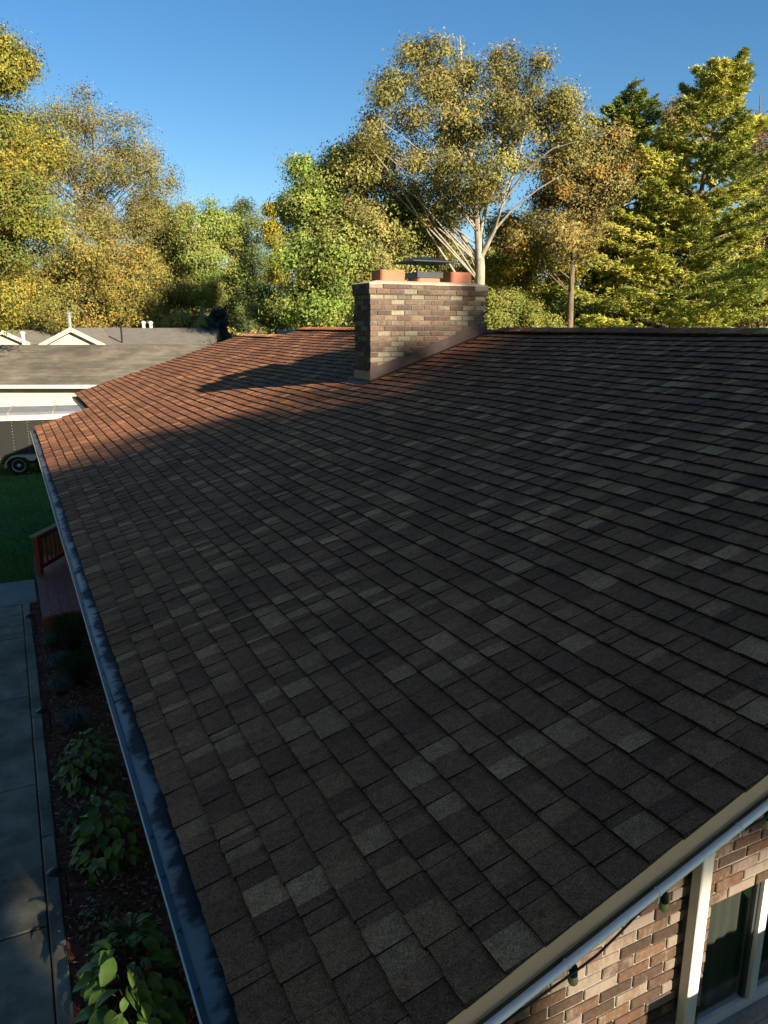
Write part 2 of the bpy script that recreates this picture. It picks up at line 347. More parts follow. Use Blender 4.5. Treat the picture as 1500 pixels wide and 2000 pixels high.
# roof decking: front slope in two lengths, back slope
mb = MB(); TK = 0.13
def slope_slab(y0, y1, x0, x1):
    ys = np.linspace(y0, y1, max(2, int((y1 - y0) / 0.6))); ss = np.linspace((x0 - XE) / CP, (x1 - XE) / CP, 12)
    V = [surf(y, s, -0.004) for y in ys for s in ss]; F = [(i * 12 + j, (i + 1) * 12 + j, (i + 1) * 12 + j + 1, i * 12 + j + 1) for i in range(len(ys) - 1) for j in range(11)]
    mb.add(V, F)
    a, b = (x0, rz(x0) - 0.02), (x1, rz(x1) - 0.02)
    mb.prism([(a[0], y0, a[1]), (b[0], y0, b[1]), (b[0], y0, b[1] - TK), (a[0] + 0.03, y0, a[1] - TK)], (0, y1 - y0, 0))
slope_slab(YN + 0.035, YF - 0.03, XE + 0.02, XR); slope_slab(YF - 0.03, YFF - 0.03, XE2 + 0.02, XR2)
def back(y0, y1, xr):
    z0 = rz(xr); xb = XB; zb = z0 - (xb - xr) * TP
    mb.prism([(xr, y0, z0), (xb, y0, zb), (xb, y0, zb - TK), (xr, y0, z0 - TK)], (0, y1 - y0, 0))
back(YN + 0.02, YF, XR); back(YF, YFF, XR2)
roof = build(mb, 'roof', M['deck_felt'], house)
# shingle tabs
EXPO = (XR - XE) / CP / 44
PAL = np.array([(0.237, 0.09, 0.039), (0.262, 0.102, 0.042), (0.299, 0.116, 0.048), (0.216, 0.083, 0.038), (0.329, 0.132, 0.051), (0.415, 0.186, 0.079), (0.463, 0.209, 0.085), (0.233, 0.087, 0.035)])
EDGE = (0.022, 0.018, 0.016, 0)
PW = np.array([.20, .2, .15, .12, .09, .10, .06, .08]); PW /= PW.sum()
tabs = []
for c in range(44):
    s0 = c * EXPO
    y = YN + random.uniform(-0.004, 0.005); ylast = YF if c < 8 else YFF
    if c >= 41: ylast = YF + 0.3
    wb = random.uniform(0, 6); first = True; last_raised = False; ci = 0
    while y < ylast - 0.02:
        w = random.choice([random.uniform(.035, .065), random.uniform(.06, .10), random.uniform(.08, .125), random.uniform(.10, .155), random.uniform(.09, .14)])
        y1 = min(y + w, ylast + random.uniform(-.004, .004))
        raised = (not last_raised) if random.random() < 0.8 else last_raised
        last_raised = raised
        col = PAL[rng.choice(len(PAL), p=PW)] * random.uniform(0.85, 1.15)
        tabs.append((c, s0, y, y1, raised, col, wb)); y = y1
def tab_mesh(t):
    c, s0, y0, y1, raised, col, wb = t
    hf = 0.014 + (0.006 if raised else 0); g = 0.0012; ya, yb = y0 + g, y1 - g
    ysg = [ya, ya + (yb - ya) * .33, ya + (yb - ya) * .68, yb]
    dr = 0.004 * math.sin(1.1 * y0 + wb) + (random.uniform(-.002, .002)); sb = s0 + EXPO + 0.022
    fr, ft, bk = [], [], []
    for k, q in enumerate(ysg):
        sj = s0 + dr + random.gauss(0, 0.0013) - (0.002 if raised else 0)
        fr.append(surf(q, sj, -0.003)); ft.append(surf(q, sj + .001, hf + random.gauss(0, .0006))); bk.append(surf(q, sb, 0.001))
    V = fr + ft + bk; F = []
    for k in range(3): F += [(k, k + 1, 5 + k, 4 + k), (4 + k, 5 + k, 9 + k, 8 + k)]
    F += [(0, 4, 8), (3, 11, 7)]
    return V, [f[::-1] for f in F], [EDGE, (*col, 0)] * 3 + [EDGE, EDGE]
sizes = []
for i, t in enumerate(tabs):
    u, v, z = proj(surf((t[2] + t[3]) / 2, t[1] + 0.07, 0)); ok = (0 < u < 1500) and (0 < v < 2000)
    a = (t[3] - t[2]) / z / z if ok else 0
    sizes.append(a)
big = set(np.argsort(sizes)[::-1][:300].tolist())
rest = MB()
for i, t in enumerate(tabs):
    V, F, col = tab_mesh(t)
    if i in big:
        b = MB(); b.add(V, F, col[0]); b.c = list(col); build(b, 'shingle', M['shingle'], roof, loc=np.mean(V, 0), recalc=False)
    else: rest.add(V, F, col[0]); rest.c[-len(F):] = col
o = build(rest, 'shingles', M['shingle'], roof, recalc=False); o['kind'] = 'stuff'
# ridge vent and cap shingles
def ridge_run(y0, y1, xr, lift, base):
    zr = rz(xr) + (0.0 if xr == XR else 0.0); vm = MB()
    for sgn in (-1, 1):
        vm.obox((xr + sgn * 0.06, (y0 + y1) / 2, zr - 0.02 + base / 2 + 0.006), (0.055, 0, -sgn * 0.055 * TP), (0, (y1 - y0) / 2, 0), (0, 0, base / 2 + 0.01))
    build(vm, 'ridge_vent', M['deck_felt'], roof)
    y = y0
    while y < y1:
        cb = MB(); L = 0.30; e = min(y + L, y1 + 0.02); c = PAL[rng.choice(len(PAL), p=PW)] * 1.05; hw = 0.15
        a0, a1 = base + 0.018, base + 0.006
        P = []
        for yy, aa in ((y, a0), (e, a1)):
            for th in (0.0, 0.009):
                P += [(xr - hw, yy, zr - hw * TP + aa + th), (xr - 0.03, yy, zr - .01 + aa + th + 0.004), (xr + 0.03, yy, zr - .01 + aa + th + .004), (xr + hw, yy, zr - hw * TP + aa + th)]
        F = [(4, 5, 13, 12), (5, 6, 14, 13), (6, 7, 15, 14), (0, 8, 9, 1), (1, 9, 10, 2), (2, 10, 11, 3), (0, 1, 5, 4), (1, 2, 6, 5), (2, 3, 7, 6), (8, 12, 13, 9), (9, 13, 14, 10), (10, 14, 15, 11), (0, 4, 12, 8), (3, 11, 15, 7)]
        cb.add(P, F, (*c, 0)); build(cb, 'ridge_cap_shingle', M['shingle'], roof); y += 0.20
ridge_run(YN + 0.02, 9.0, XR, 0, 0.028); ridge_run(9.86, 17.05, XR, 0, 0.026); ridge_run(17.25, YFF, XR2, 0, 0.026)
mb = MB()
for yy in (9.0,): mb.add([surf(yy, (XR - XE) / CP - 0.16, 0.012), surf(yy + .9, (XR - XE) / CP - 0.16, 0.012), (XR, yy + .9, rz(XR) + 0.02), (XR, yy, rz(XR) + 0.02), (XR + .15, yy, rz(XR) - 0.02), (XR + .15, yy + .9, rz(XR) - .02)], [(0, 1, 2, 3)[::-1], (3, 2, 5, 4)[::-1]], (*PAL[0], 0))
build(mb, 'ridge_cap_shingle', M['shingle'], roof, recalc=False)

# rake board, eave fascia, soffit
mb = MB(); x0, x1 = XE + 0.01, XR
mb.prism([(x0, YN + 0.03, rz(x0) - 0.012), (x1, YN + 0.03, rz(x1) - 0.012), (x1, YN + 0.03, rz(x1) - 0.098), (x0, YN + 0.03, rz(x0) - 0.098)], (0, -0.018, 0))
mb.prism([(XR + .001, YN + 0.03, rz(x1) - 0.012), (XB, YN + 0.03, rz(x1) - (XB - XR) * TP - 0.012), (XB, YN + 0.03, rz(x1) - (XB - XR) * TP - 0.098), (XR + .001, YN + 0.03, rz(x1) - 0.098)], (0, -0.018, 0))
build(mb, 'rake_board', M['fascia'], house)
mb = MB(); mb.box((XE + 0.035, YN + 0.05, rz(XE) - 0.17), (XE + 0.055, YF - 0.04, rz(XE) - 0.012)); mb.box((XE2 + 0.035, YF + 0.01, rz(XE2) - 0.17), (XE2 + 0.055, YFF - 0.05, rz(XE2) - 0.012))
build(mb, 'eave_fascia', M['white'], house)
mb = MB(); mb.box((XE + 0.056, YN + 0.06, rz(XE) - 0.165), (0.96, YF - 0.04, rz(XE) - 0.155))
build(mb, 'soffit', M['white'], house)

# gutter, its perforated guard in lengths, clips
ZE = rz(XE)
mb = MB(); prof = [(XE + 0.03, ZE - 0.03), (XE + 0.03, ZE - 0.135), (XE - 0.055, ZE - 0.135), (XE - 0.075, ZE - 0.098), (XE - 0.078, ZE - 0.075), (XE - 0.095, ZE - 0.06), (XE - 0.108, ZE - 0.045), (XE - 0.108, ZE - 0.022), (XE - 0.084, ZE - 0.020), (XE - 0.084, ZE - 0.028), (XE - 0.100, ZE - 0.03), (XE - 0.070, ZE - 0.08), (XE - 0.068, ZE - 0.112), (XE - 0.052, ZE - 0.128), (XE + 0.024, ZE - 0.128), (XE + 0.024, ZE - 0.03)]
ysg = np.linspace(YN + 0.03, YF - 0.02, 30); V = []; F = []
for i, y in enumerate(ysg):
    d = 0.004 * math.sin(2.1 * y); V += [(x, y, z + d) for x, z in prof]
k = len(prof)
for i in range(len(ysg) - 1): F += [(i * k + j, i * k + (j + 1) % k, (i + 1) * k + (j + 1) % k, (i + 1) * k + j) for j in range(k)]
F += [tuple(range(k))[::-1], tuple(range((len(ysg) - 1) * k, len(ysg) * k))]
mb.add(V, F); mb.prism([(XE + 0.03, YF - 0.02, ZE - .03), (XE - 0.108, YF - 0.02, ZE - .03), (XE - .075, YF - .02, ZE - 0.13), (XE + .03, YF - .02, ZE - .135)], (0, 0.004, 0))
gutter = build(mb, 'gutter', M['gutter'], house)
mb = MB(); mb.tube([(XE - 0.107, y, ZE - 0.021 + 0.004 * math.sin(2.1 * y)) for y in np.linspace(YN + .03, YF - .02, 60)], [0.0035] * 60, 6); build(mb, 'lip_bead', M['white'], gutter, smooth=True)
gy = [YN + 0.035, 1.9, 4.36, 6.79, 9.22, 11.6, 14.1, YF - 0.02]
for a, b in zip(gy[:-1], gy[1:]):
    g = MB(); ys = np.linspace(a, b + 0.015, 24); V = []; F = []; lift = 0.0015
    for y in ys:
        w_ = 0.003 * math.sin(5.1 * y) + 0.002 * math.sin(13 * y)
        for j, tt in enumerate(np.linspace(0, 1, 7)):
            x = XE + 0.022 - tt * 0.108; z = ZE - 0.008 - 0.022 * tt + 0.008 * math.sin(math.pi * tt) + w_ * math.sin(math.pi * tt) + lift * (1 if y > b else 0)
            V.append((x, y, z))
    for i in range(len(ys) - 1): F += [(i * 7 + j, i * 7 + j + 1, (i + 1) * 7 + j + 1, (i + 1) * 7 + j) for j in range(6)]
    g.add(V, F); build(g, 'gutter_guard', M['guard'], gutter, smooth=True, recalc=False)
mb = MB(); y = 1.7
while y < YF - .1:
    mb.obox((XE - 0.088, y, ZE - 0.0185), (0.007, 0.002, 0.001), (-0.001, 0.003, 0), (0, 0, 0.0015)); y += random.uniform(0.22, 0.34)
build(mb, 'guard_screws', M['black'], gutter)['kind'] = 'stuff'
mb = MB(); ZE2 = rz(XE2)
mb.prism([(XE2 + .02, YF + 0.02, ZE2 - .02), (XE2 - .1, YF + .02, ZE2 - .025), (XE2 - .1, YF + .02, ZE2 - .06), (XE2 - .07, YF + .02, ZE2 - .13), (XE2 + .02, YF + .02, ZE2 - .13)], (0, YFF - YF - 0.06, 0))
build(mb, 'gutter', M['gutter'], house)

# walls
YW, XW = 2.10, 0.95
mb = MB()
WX0, WX1, WZ0, WZ1 = 2.868, 4.45, 0.80, 1.7785         # window opening
def wallbox(x0, x1, z0, z1): mb.box((x0, YW + 0.009, z0), (x1, YW + 0.20, z1))
def gz(x): return rz(min(x, 2 * XR - x)) - 0.16
wallbox(XW, WX0, 0, gz(XW)); wallbox(WX0, WX1, 0, WZ0); wallbox(WX0, WX1, WZ1, gz(XW)); wallbox(WX1, 11.7, 0, gz(XW))
mb.prism([(XW, YW + 0.009, gz(XW)), (XR, YW + .009, gz(XR)), (11.7, YW + .009, gz(11.7))], (0, 0.10, 0))
gable = build(mb, 'gable_wall', M['mortar'], house)
mb = MB(); mb.box((XW, YW + 0.112, 0), (XW + 0.1, YF - 0.3, ZE - 0.16)); mb.box((11.6, YW + .112, 0), (11.7, YFF - .3, ZE - .16)); mb.prism([(XW + .101, YF - .4, 0), (11.599, YF - .4, 0), (11.599, YF - .4, 2.4), (XR, YF - .4, rz(XR) - .2), (XW + .101, YF - .4, rz(XW) - .2)], (0, .1, 0)); mb.prism([(2.0, YFF - .4, 0), (11.599, YFF - .4, 0), (11.599, YFF - .4, 2.2), (XR2, YFF - .4, rz(XR2) - .2), (2.0, YFF - .4, rz(2.0) - .2)], (0, .1, 0)); mb.box((2.0, YF - .299, 0), (2.1, YFF - .401, 2.7))
build(mb, 'house_wall', M['mortar'], house)
BP = [(0.085, 0.049, 0.03, 0.04), (0.062, 0.04, 0.027, 0.0), (0.096, 0.06, 0.037, 0.1), (0.119, 0.084, 0.06, 0.22), (0.052, 0.034, 0.024, 0.0), (0.133, 0.106, 0.081, 0.32), (0.11, 0.076, 0.053, 0.36000000000000004), (0.073, 0.046, 0.031, 0.16)]
BC = [(0.099, 0.067, 0.05, -0.05), (0.081, 0.059, 0.045, -0.05), (0.123, 0.083, 0.056, -0.02), (0.143, 0.104, 0.074, 0.0), (0.19, 0.171, 0.124, 0.1), (0.184, 0.168, 0.125, 0.2), (0.071, 0.055, 0.045, -0.05), (0.105, 0.085, 0.068, 0.14)]
def brick(a, b, front, col):
    """Box with chamfered arrises and slightly uneven corners."""
    a, b = np.array(a, float), np.array(b, float); c = 0.004; mbk = MB()
    V = []; F = []
    lo, hi = a, b; P = []
    for zz in (0, 1):
        for yy in (0, 1):
            for xx in (0, 1):
                p = np.where(np.array([xx, yy, zz]) > 0, hi, lo) + np.array([random.uniform(-.0015, .0015) for _ in range(3)]); P.append(p)
    P = np.array(P); ctr = (a + b) / 2
    quads = {'x-': (0, 2, 6, 4), 'x+': (1, 5, 7, 3), 'y-': (0, 4, 5, 1), 'y+': (2, 3, 7, 6), 'z-': (0, 1, 3, 2), 'z+': (4, 6, 7, 5)}
    ax = 'xyz'.index(front[0]); sg = -1 if front[1] == '-' else 1
    q = quads[front]
    V = list(P); ring = []
    for i in q:
        p = P[i].copy(); V[i] = p.copy(); V[i][ax] -= sg * c
        r = p + np.where(np.arange(3) == ax, 0, np.sign(ctr - p)) * c; ring.append(len(V)); V.append(r)
    F = [tuple(quads[k]) for k in quads if k != front] + [tuple(ring)] + [(q[i], q[(i + 1) % 4], ring[(i + 1) % 4], ring[i]) for i in range(4)]
    return V, F, col
bh, mj, bl = 0.0562, 0.0115, 0.192
extra = MB(); z = 0.02; row = 0
while z < 3.3:
    x = XW - (0.10 if row % 2 else 0.0)
    while x < 7.0:
        a, b = max(x, XW), x + bl; pieces = [(a, b)]
        if z + bh > WZ0 - 0.075 and z < WZ1:
            pieces = [(p, min(q, WX0)) for p, q in pieces if p < WX0] + [(max(p, WX1), q) for p, q in pieces if q > WX1]
        for p, q in pieces:
            if q - p < 0.02 or z + bh > gz(p): continue
            col = random.choice(BP); jit = random.uniform(.8, 1.2); col = (col[0] * jit, col[1] * jit, col[2] * jit, col[3] + random.uniform(-.05, .08))
            V, F, cc = brick((p + random.uniform(-.001, .002), YW - random.uniform(0, .003), z), (q, YW + 0.03, z + bh), 'y-', col)
            u, v, zz = proj(((p + q) / 2, YW, z + bh / 2))
            if 860 < u < 1540 and 1480 < v < 2030 and v > 1706 - 0.72 * (u - 1300) - 25:
                bb = MB(); bb.add(V, F, cc); build(bb, 'brick', M['brick'], gable)
            else: extra.add(V, F, cc)
        x += bl + mj
    z += bh + mj; row += 1
build(extra, 'bricks', M['brick'], gable)['kind'] = 'stuff'

# window
win = MB(); fy0, fy1 = YW + 0.10, YW + 0.15
win.box((WX0 + .002, fy0, WZ0 + .002), (WX1 - .002, fy1, WZ0 + 0.065)); win.box((WX0 + .002, fy0, WZ1 - 0.04), (WX1 - .002, fy1, WZ1 - .002))
win.box((WX1 - 0.042, fy0, WZ0 + 0.066), (WX1 - .002, fy1, WZ1 - 0.041))
window = build(win, 'window', M['white'], house)
mb = MB(); mb.box((3.40, fy0 - 0.012, WZ0 + 0.0665), (3.458, fy1, WZ1 - 0.0415)); build(mb, 'mullion', M['white'], window)
for a, b in ((WX0 + .002, WX0 + 0.022), (3.376, 3.399)):
    mb = MB(); mb.box((a, fy0 + 0.012, WZ0 + 0.0665), (b, fy1 - .002, WZ1 - 0.0415)); build(mb, 'sash', M['gutter'], window)
for a, b in ((WX0 + 0.0225, 3.3755), (3.4585, WX1 - 0.0425)):
    mb = MB(); mb.box((a, fy0 + 0.026, WZ0 + 0.0655), (b, fy0 + 0.030, WZ1 - 0.0405)); build(mb, 'pane', M['glass'], window)
mb = MB(); mb.prism([(WX0 - .02, YW - 0.03, WZ0 - 0.02), (WX0 - .02, YW + 0.099, WZ0 - 0.002), (WX0 - .02, YW + 0.099, WZ0 - 0.072), (WX0 - .02, YW - 0.03, WZ0 - 0.075)], (WX1 - WX0 + .04, 0, 0)); build(mb, 'sill', M['concrete_l'], window)
mb = MB(); V = []; F = []; xs = np.linspace(WX0 + .03, 3.38, 60)
for i, x in enumerate(xs): V += [(x, YW + 0.185 + 0.005 * math.sin(x * 75) + .006 * math.sin(x * 31), WZ0 - .1), (x, YW + 0.185 + 0.004 * math.sin(x * 75 + .3), WZ1 + .1)]
F = [(2 * i, 2 * i + 2, 2 * i + 3, 2 * i + 1) for i in range(59)]; mb.add(V, F); build(mb, 'curtain', M['curtain'], window, recalc=False)
mb = MB(); mb.box((WX0 - .3, YW + 0.6, WZ0 - .3), (WX1 + .3, YW + .62, WZ1 + .3)); mb.box((WX0 - .3, YW + 0.205, WZ0 - .32), (WX1 + .3, YW + .6, WZ0 - .3)); mb.box((WX0 - .3, YW + 0.205, WZ1 + .3), (WX1 + .3, YW + .6, WZ1 + .32)); mb.box((WX0 - .32, YW + .205, WZ0 - .3), (WX0 - .3, YW + .6, WZ1 + .3)); mb.box((WX1 + .3, YW + .205, WZ0 - .3), (WX1 + .32, YW + .6, WZ1 + .3)); build(mb, 'room', M['room'], window)

# downspout on the gable wall
mb = MB(); sx, sw, sdp = 2.662, 0.076, 0.062; y1 = YW - 0.022; y0 = y1 - sdp; r = 0.012
ring = []
for cx, cy, a0 in ((sx + sw - r, y0 + r, -90), (sx + sw - r, y1 - r, 0), (sx + r, y1 - r, 90), (sx + r, y0 + r, 180)):
    for a in (0, 30, 60, 90): ring.append((cx + r * math.cos(math.radians(a0 + a)), cy + r * math.sin(math.radians(a0 + a))))
nR = len(ring); zs = [0.05, 2.18, 2.1801, 2.8]; V = []
for k, zz in enumerate(zs):
    e = 1.0 if k < 2 else 1.06
    V += [((x - sx - sw / 2) * e + sx + sw / 2, (y - y1) * e + y1, zz) for x, y in ring]
F = [(i * nR + k, i * nR + (k + 1) % nR, (i + 1) * nR + (k + 1) % nR, (i + 1) * nR + k) for i in range(3) for k in range(nR)]
mb.add(V, F); build(mb, 'downspout', M['white'], house)

# chimney
CX0, CX1, CY0, CY1, CZT = 4.37, 6.165, 9.195, 9.71, 5.125
mb = MB(); mb.box((CX0 + 0.008, CY0 + 0.008, 3.2), (CX1 - .008, CY1 - .008, CZT - 0.005)); cor = 2 * (bh + mj)
mb.box((CX0 - 0.016, CY0 - 0.016, CZT - cor + 0.004), (CX1 + .016, CY1 + .016, CZT - 0.0045))
chim = build(mb, 'chimney', M['mortar_c'], house)
hidden = MB(); row = 0; z = CZT - bh
while z > 3.5:
    e = 0.024 if row < 2 else 0.0; X0, X1, Y0, Y1 = CX0 - e, CX1 + e, CY0 - e, CY1 + e
    own = row % 2 == 0                                        # which face carries the corner brick
    def cb(a, b, front, vis):
        col = random.choices(BC, [2.6, 2.4, 3, 2.4, 2, 2.8, 1.4, 2])[0]; j = random.uniform(.8, 1.25); col = (col[0] * j, col[1] * j, col[2] * j, col[3] + random.uniform(-.04, .06))
        V, F, cc = brick(a, b, front, col)
        if vis: q = MB(); q.add(V, F, cc); build(q, 'brick', M['brick_c'], chim)
        else: hidden.add(V, F, cc)
    x = X0 if own else X0 + 0.105
    first = own
    while x < X1 - 0.03:
        x2 = min(x + bl, X1)
        if X1 - x2 < 0.05: x2 = X1
        vis = z + bh > rz((x + x2) / 2) + 0.1
        dz = random.uniform(0, .004)
        cb((x, Y0 - dz, z), (x2, Y0 + 0.095, z + bh), 'y-', vis); cb((x, Y1 - .095 + .0, z), (x2, Y1, z + bh), 'y+', False)
        x = x2 + mj
    y = Y0 if not own else Y0 + 0.105
    while y < Y1 - 0.03:
        y2 = min(y + bl, Y1)
        if Y1 - y2 < 0.05: y2 = Y1
        ye = min(y2, Y1 - 0.105) if y2 > Y1 - 0.105 else y2
        if ye - y > 0.03:
            cb((X0 - random.uniform(0, .003), y, z), (X0 + 0.095, ye, z + bh), 'x-', z + bh > rz(CX0) + 0.1); cb((X1 - .045, max(y, Y0 + .105), z), (X1, ye, z + bh), 'x+', False) if ye - max(y, Y0 + .105) > .03 else None
        y = y2 + mj
    z -= bh + mj; row += 1
build(hidden, 'bricks', M['brick_c'], chim)['kind'] = 'stuff'
mb = MB(); e = 0.02; V = [(CX0 - e, CY0 - e, CZT - .003), (CX1 + e, CY0 - e, CZT - .003), (CX1 + e, CY1 + e, CZT - .003), (CX0 - e, CY1 + e, CZT - .003), (CX0 - e, CY0 - e, CZT + .012), (CX1 + e, CY0 - e, CZT + .012), (CX1 + e, CY1 + e, CZT + .012), (CX0 - e, CY1 + e, CZT + .012), (CX0 + .15, CY0 + .12, CZT + .05), (CX1 - .15, CY0 + .12, CZT + .05), (CX1 - .15, CY1 - .12, CZT + .05), (CX0 + .15, CY1 - .12, CZT + .05)]
mb.add(V, [(0, 1, 5, 4), (1, 2, 6, 5), (2, 3, 7, 6), (3, 0, 4, 7), (4, 5, 9, 8), (5, 6, 10, 9), (6, 7, 11, 10), (7, 4, 8, 11), (8, 9, 10, 11), (3, 2, 1, 0)]); build(mb, 'crown', M['crown'], chim)
def flue(x0, x1, y0, y1, z0, z1):
    mb = MB(); V = []
    def rr(ins, zz):
        out = []; r = 0.055 - ins
        for cx, cy, a0 in ((x1 - .055, y0 + .055, -90), (x1 - .055, y1 - .055, 0), (x0 + .055, y1 - .055, 90), (x0 + .055, y0 + .055, 180)):
            for a in (0, 22.5, 45, 67.5, 90): out.append((cx + r * math.cos(math.radians(a0 + a)), cy + r * math.sin(math.radians(a0 + a)), zz))
        return out
    levels = [(0, z0), (0, z1 - .006), (.006, z1), (.018, z1), (.022, z1 - .006), (.022, z0 + .02)]
    for ins, zz in levels: V += rr(ins, zz)
    n = 20; F = [(i * n + k, i * n + (k + 1) % n, (i + 1) * n + (k + 1) % n, (i + 1) * n + k) for i in range(len(levels) - 1) for k in range(n)]
    F.append(tuple(range((len(levels) - 1) * n, len(levels) * n))); mb.add(V, F); return build(mb, 'flue_tile', M['clay'], chim)
flue(4.575, 4.945, 9.29, 9.62, CZT + .02, 5.312); flue(5.13, 5.50, 9.29, 9.62, CZT + .02, 5.24); flue(5.66, 6.01, 9.29, 9.62, CZT + .02, 5.315)
mb = MB(); mb.box((5.115, 9.275, 5.225), (5.515, 9.635, 5.30))
for lx in (5.13, 5.50):
    for ly in (9.29, 9.62): mb.tube([(lx, ly, 5.29), (lx + (.05 if lx > 5.3 else -.05), ly, 5.43)], [.006, .006], 6)
x0, x1, y0, y1, zb, zt = 4.975, 5.655, 9.14, 9.77, 5.425, 5.505
mb.add([(x0, y0, zb), (x1, y0, zb), (x1, y1, zb), (x0, y1, zb), (x0, y0, zb + .012), (x1, y0, zb + .012), (x1, y1, zb + .012), (x0, y1, zb + .012), (x0 + .24, y0 + .28, zt), (x1 - .24, y0 + .28, zt), (x1 - .24, y1 - .28, zt), (x0 + .24, y1 - .28, zt)],
       [(3, 2, 1, 0), (0, 1, 5, 4), (1, 2, 6, 5), (2, 3, 7, 6), (3, 0, 4, 7), (4, 5, 9, 8), (5, 6, 10, 9), (6, 7, 11, 10), (7, 4, 8, 11), (8, 9, 10, 11)])
build(mb, 'chimney_cap', M['cap'], chim)
mb = MB(); 
def fl(y, t):
    mb.prism([(CX0 - .02, y, rz(CX0) - .02), (CX1 + .03, y, rz(CX1 + .03) - .01), (CX1 + .03, y, rz(CX1 + .03) + .165), (CX0 - .015, y, rz(CX0) + .165)], (0, t, 0))
fl(CY0 - 0.003, -0.012); fl(CY1 + .003, .012)
a = surf(CY0 - .015, (CX0 - .02 - XE) / CP, .016); b = surf(CY0 - .015, (CX1 + .03 - XE) / CP, .016)
mb.add([a, b, b + np.array((0, -.085, 0)), a + np.array((0, -.085, 0)), a + np.array((0, 0, .01)), b + np.array((0, 0, .01)), b + np.array((0, -.085, .004)), a + np.array((0, -.085, .004))], [(0, 1, 2, 3), (4, 5, 6, 7), (0, 1, 5, 4), (2, 3, 7, 6), (1, 2, 6, 5), (3, 0, 4, 7)])
build(mb, 'flashing', M['flash'], chim)
mb = MB(); mb.box((CX0 - .016, CY0 - .012, rz(CX0) - .01), (CX0 - .003, CY1 + .0, rz(CX0) + .135)); build(mb, 'apron_flashing', M['apron'], chim)
mb = MB(); a = surf(CY0 - .08, (CX0 - .14 - XE) / CP, .014); b = surf(CY1 + .08, (CX0 - .14 - XE) / CP, .014); c = surf(CY1 + .08, (CX0 - .017 - XE) / CP, .03); d = surf(CY0 - .08, (CX0 - .017 - XE) / CP, .03)
mb.add([a, b, c, d], [(0, 3, 2, 1)]); mb.add([p - NRM * .006 for p in (a, b, c, d)], [(0, 1, 2, 3)]); build(mb, 'base_flashing', M['flash'], chim, recalc=False)

# ------------------------------------------------------------------ white pipe and string lights along the rake
pd = np.array([CP, 0, SP]); p0 = np.array([0.62, YN - 0.018, rz(0.62) - 0.096])
mb = MB(); mb.tube([p0 + pd * t for t in np.linspace(0, 5.6, 12)], [0.0128] * 12, 14)
pipe = empty('conduit_pipe', p0, 'white plastic pipe running up the gable edge below the tan board', 'pipe')
build(mb, 'pipe_run', M['pvc'], pipe, smooth=True)
tk = 0.35
while tk < 5.4:
    q = p0 + pd * tk; m2 = MB(); m2.lathe([(0.013, -0.003), (0.015, -0.003), (0.015, 0.003), (0.013, 0.003)], q, pd, 14); m2.obox(q + np.array((0, -.004, -.028)), (.002, 0, 0), (0, .001, 0), (0, 0, .012)); build(m2, 'cable_tie', M['pvc'], pipe); tk += 0.37
sl_ = empty('string_lights', p0, 'black string light cable with unlit yellowish bulbs hanging under the white pipe', 'string lights')
pts = []; 
for t in np.linspace(0, 5.4, 60):
    sag = 0.012 * (1 + math.sin(t * 17)) / 2; pts.append(p0 + pd * t + np.array((0, -0.004 + 0.014 * math.sin(t * 6.3), -0.019 - sag)))
mb = MB(); mb.tube(pts, [0.0042] * 60, 6); build(mb, 'cable', M['black'], sl_, smooth=True)
for bt in (0.36, 0.745, 1.12, 1.60, 2.05, 2.5, 2.95):
    q = p0 + pd * bt + np.array((0, -.003, -.024))
    m2 = MB(); m2.lathe([(.003, 0.003), (.0105, 0), (.012, -.010), (.013, -.031), (.011, -.033)], q, (0, 0, 1), 14); sk = build(m2, 'socket', M['black'], sl_, smooth=True)
    m3 = MB(); m3.lathe([(.0095, -.031), (.013, -.037), (.0155, -.047), (.0155, -.053), (.0127, -.061), (.007, -.067), (.0016, -.070)], q, (0, 0, 1), 16); build(m3, 'bulb', M['bulb'], sk, smooth=True)
q = p0 + pd * 1.78; mb = MB(); mb.obox(q + np.array((0, -.01, .0)), pd * .035, (0, .012, 0), (-SP * .02, 0, CP * .02)); mb.obox(q + np.array((.012, -.012, -.05)), (.008, 0, 0), (0, .004, 0), (.004, 0, .02)); build(mb, 'plug', M['black'], sl_)

# ------------------------------------------------------------------ deck and railing
deck = empty('wooden_deck', (0.5, 13.4, 0), 'low faded red wooden deck beside the walkway, mostly under the eave', 'deck')
x = 0.10
while x < 0.92:
    mb = MB(); mb.box((x + .003, 11.85, 0.272), (min(x + .138, .945), 15.25, 0.30 + random.uniform(-.002, .002))); build(mb, 'deck_board', M['redboard'], deck); x += 0.14
mb = MB(); mb.box((0.11, 11.87, 0.006), (0.14, 15.2, 0.27)); mb.box((0.141, 11.87, 0.006), (0.94, 11.90, 0.27)); build(mb, 'skirt_board', M['redwood'], deck)
A, B = np.array((0.17, 14.1, 0)), np.array((0.95, 15.4, 0)); d = (B - A) / np.linalg.norm(B - A); nn = np.array((-d[1], d[0], 0))
for P_ in (A, B): mb = MB(); mb.obox(P_ + (0, 0, .65), d * .045, nn * .045, (0, 0, .35)); build(mb, 'post', M['redwood'], deck)
mb = MB(); mid = (A + B) / 2; L = np.linalg.norm(B - A) / 2; mb.obox(mid + (0, 0, 1.015), d * (L + .09), nn * .065, (0, 0, .015)); build(mb, 'handrail', M['tanwood'], deck)
for zz in (0.955, 0.42): mb = MB(); mb.obox(mid + (0, 0, zz), d * (L - .046), nn * .02, (0, 0, .04)); build(mb, 'rail', M['redwood'], deck)
for k in range(9): mb = MB(); mb.obox(A + d * (.14 + .145 * k) + (0, 0, .69), d * .018, nn * .018, (0, 0, .224)); build(mb, 'baluster', M['redwood'], deck)

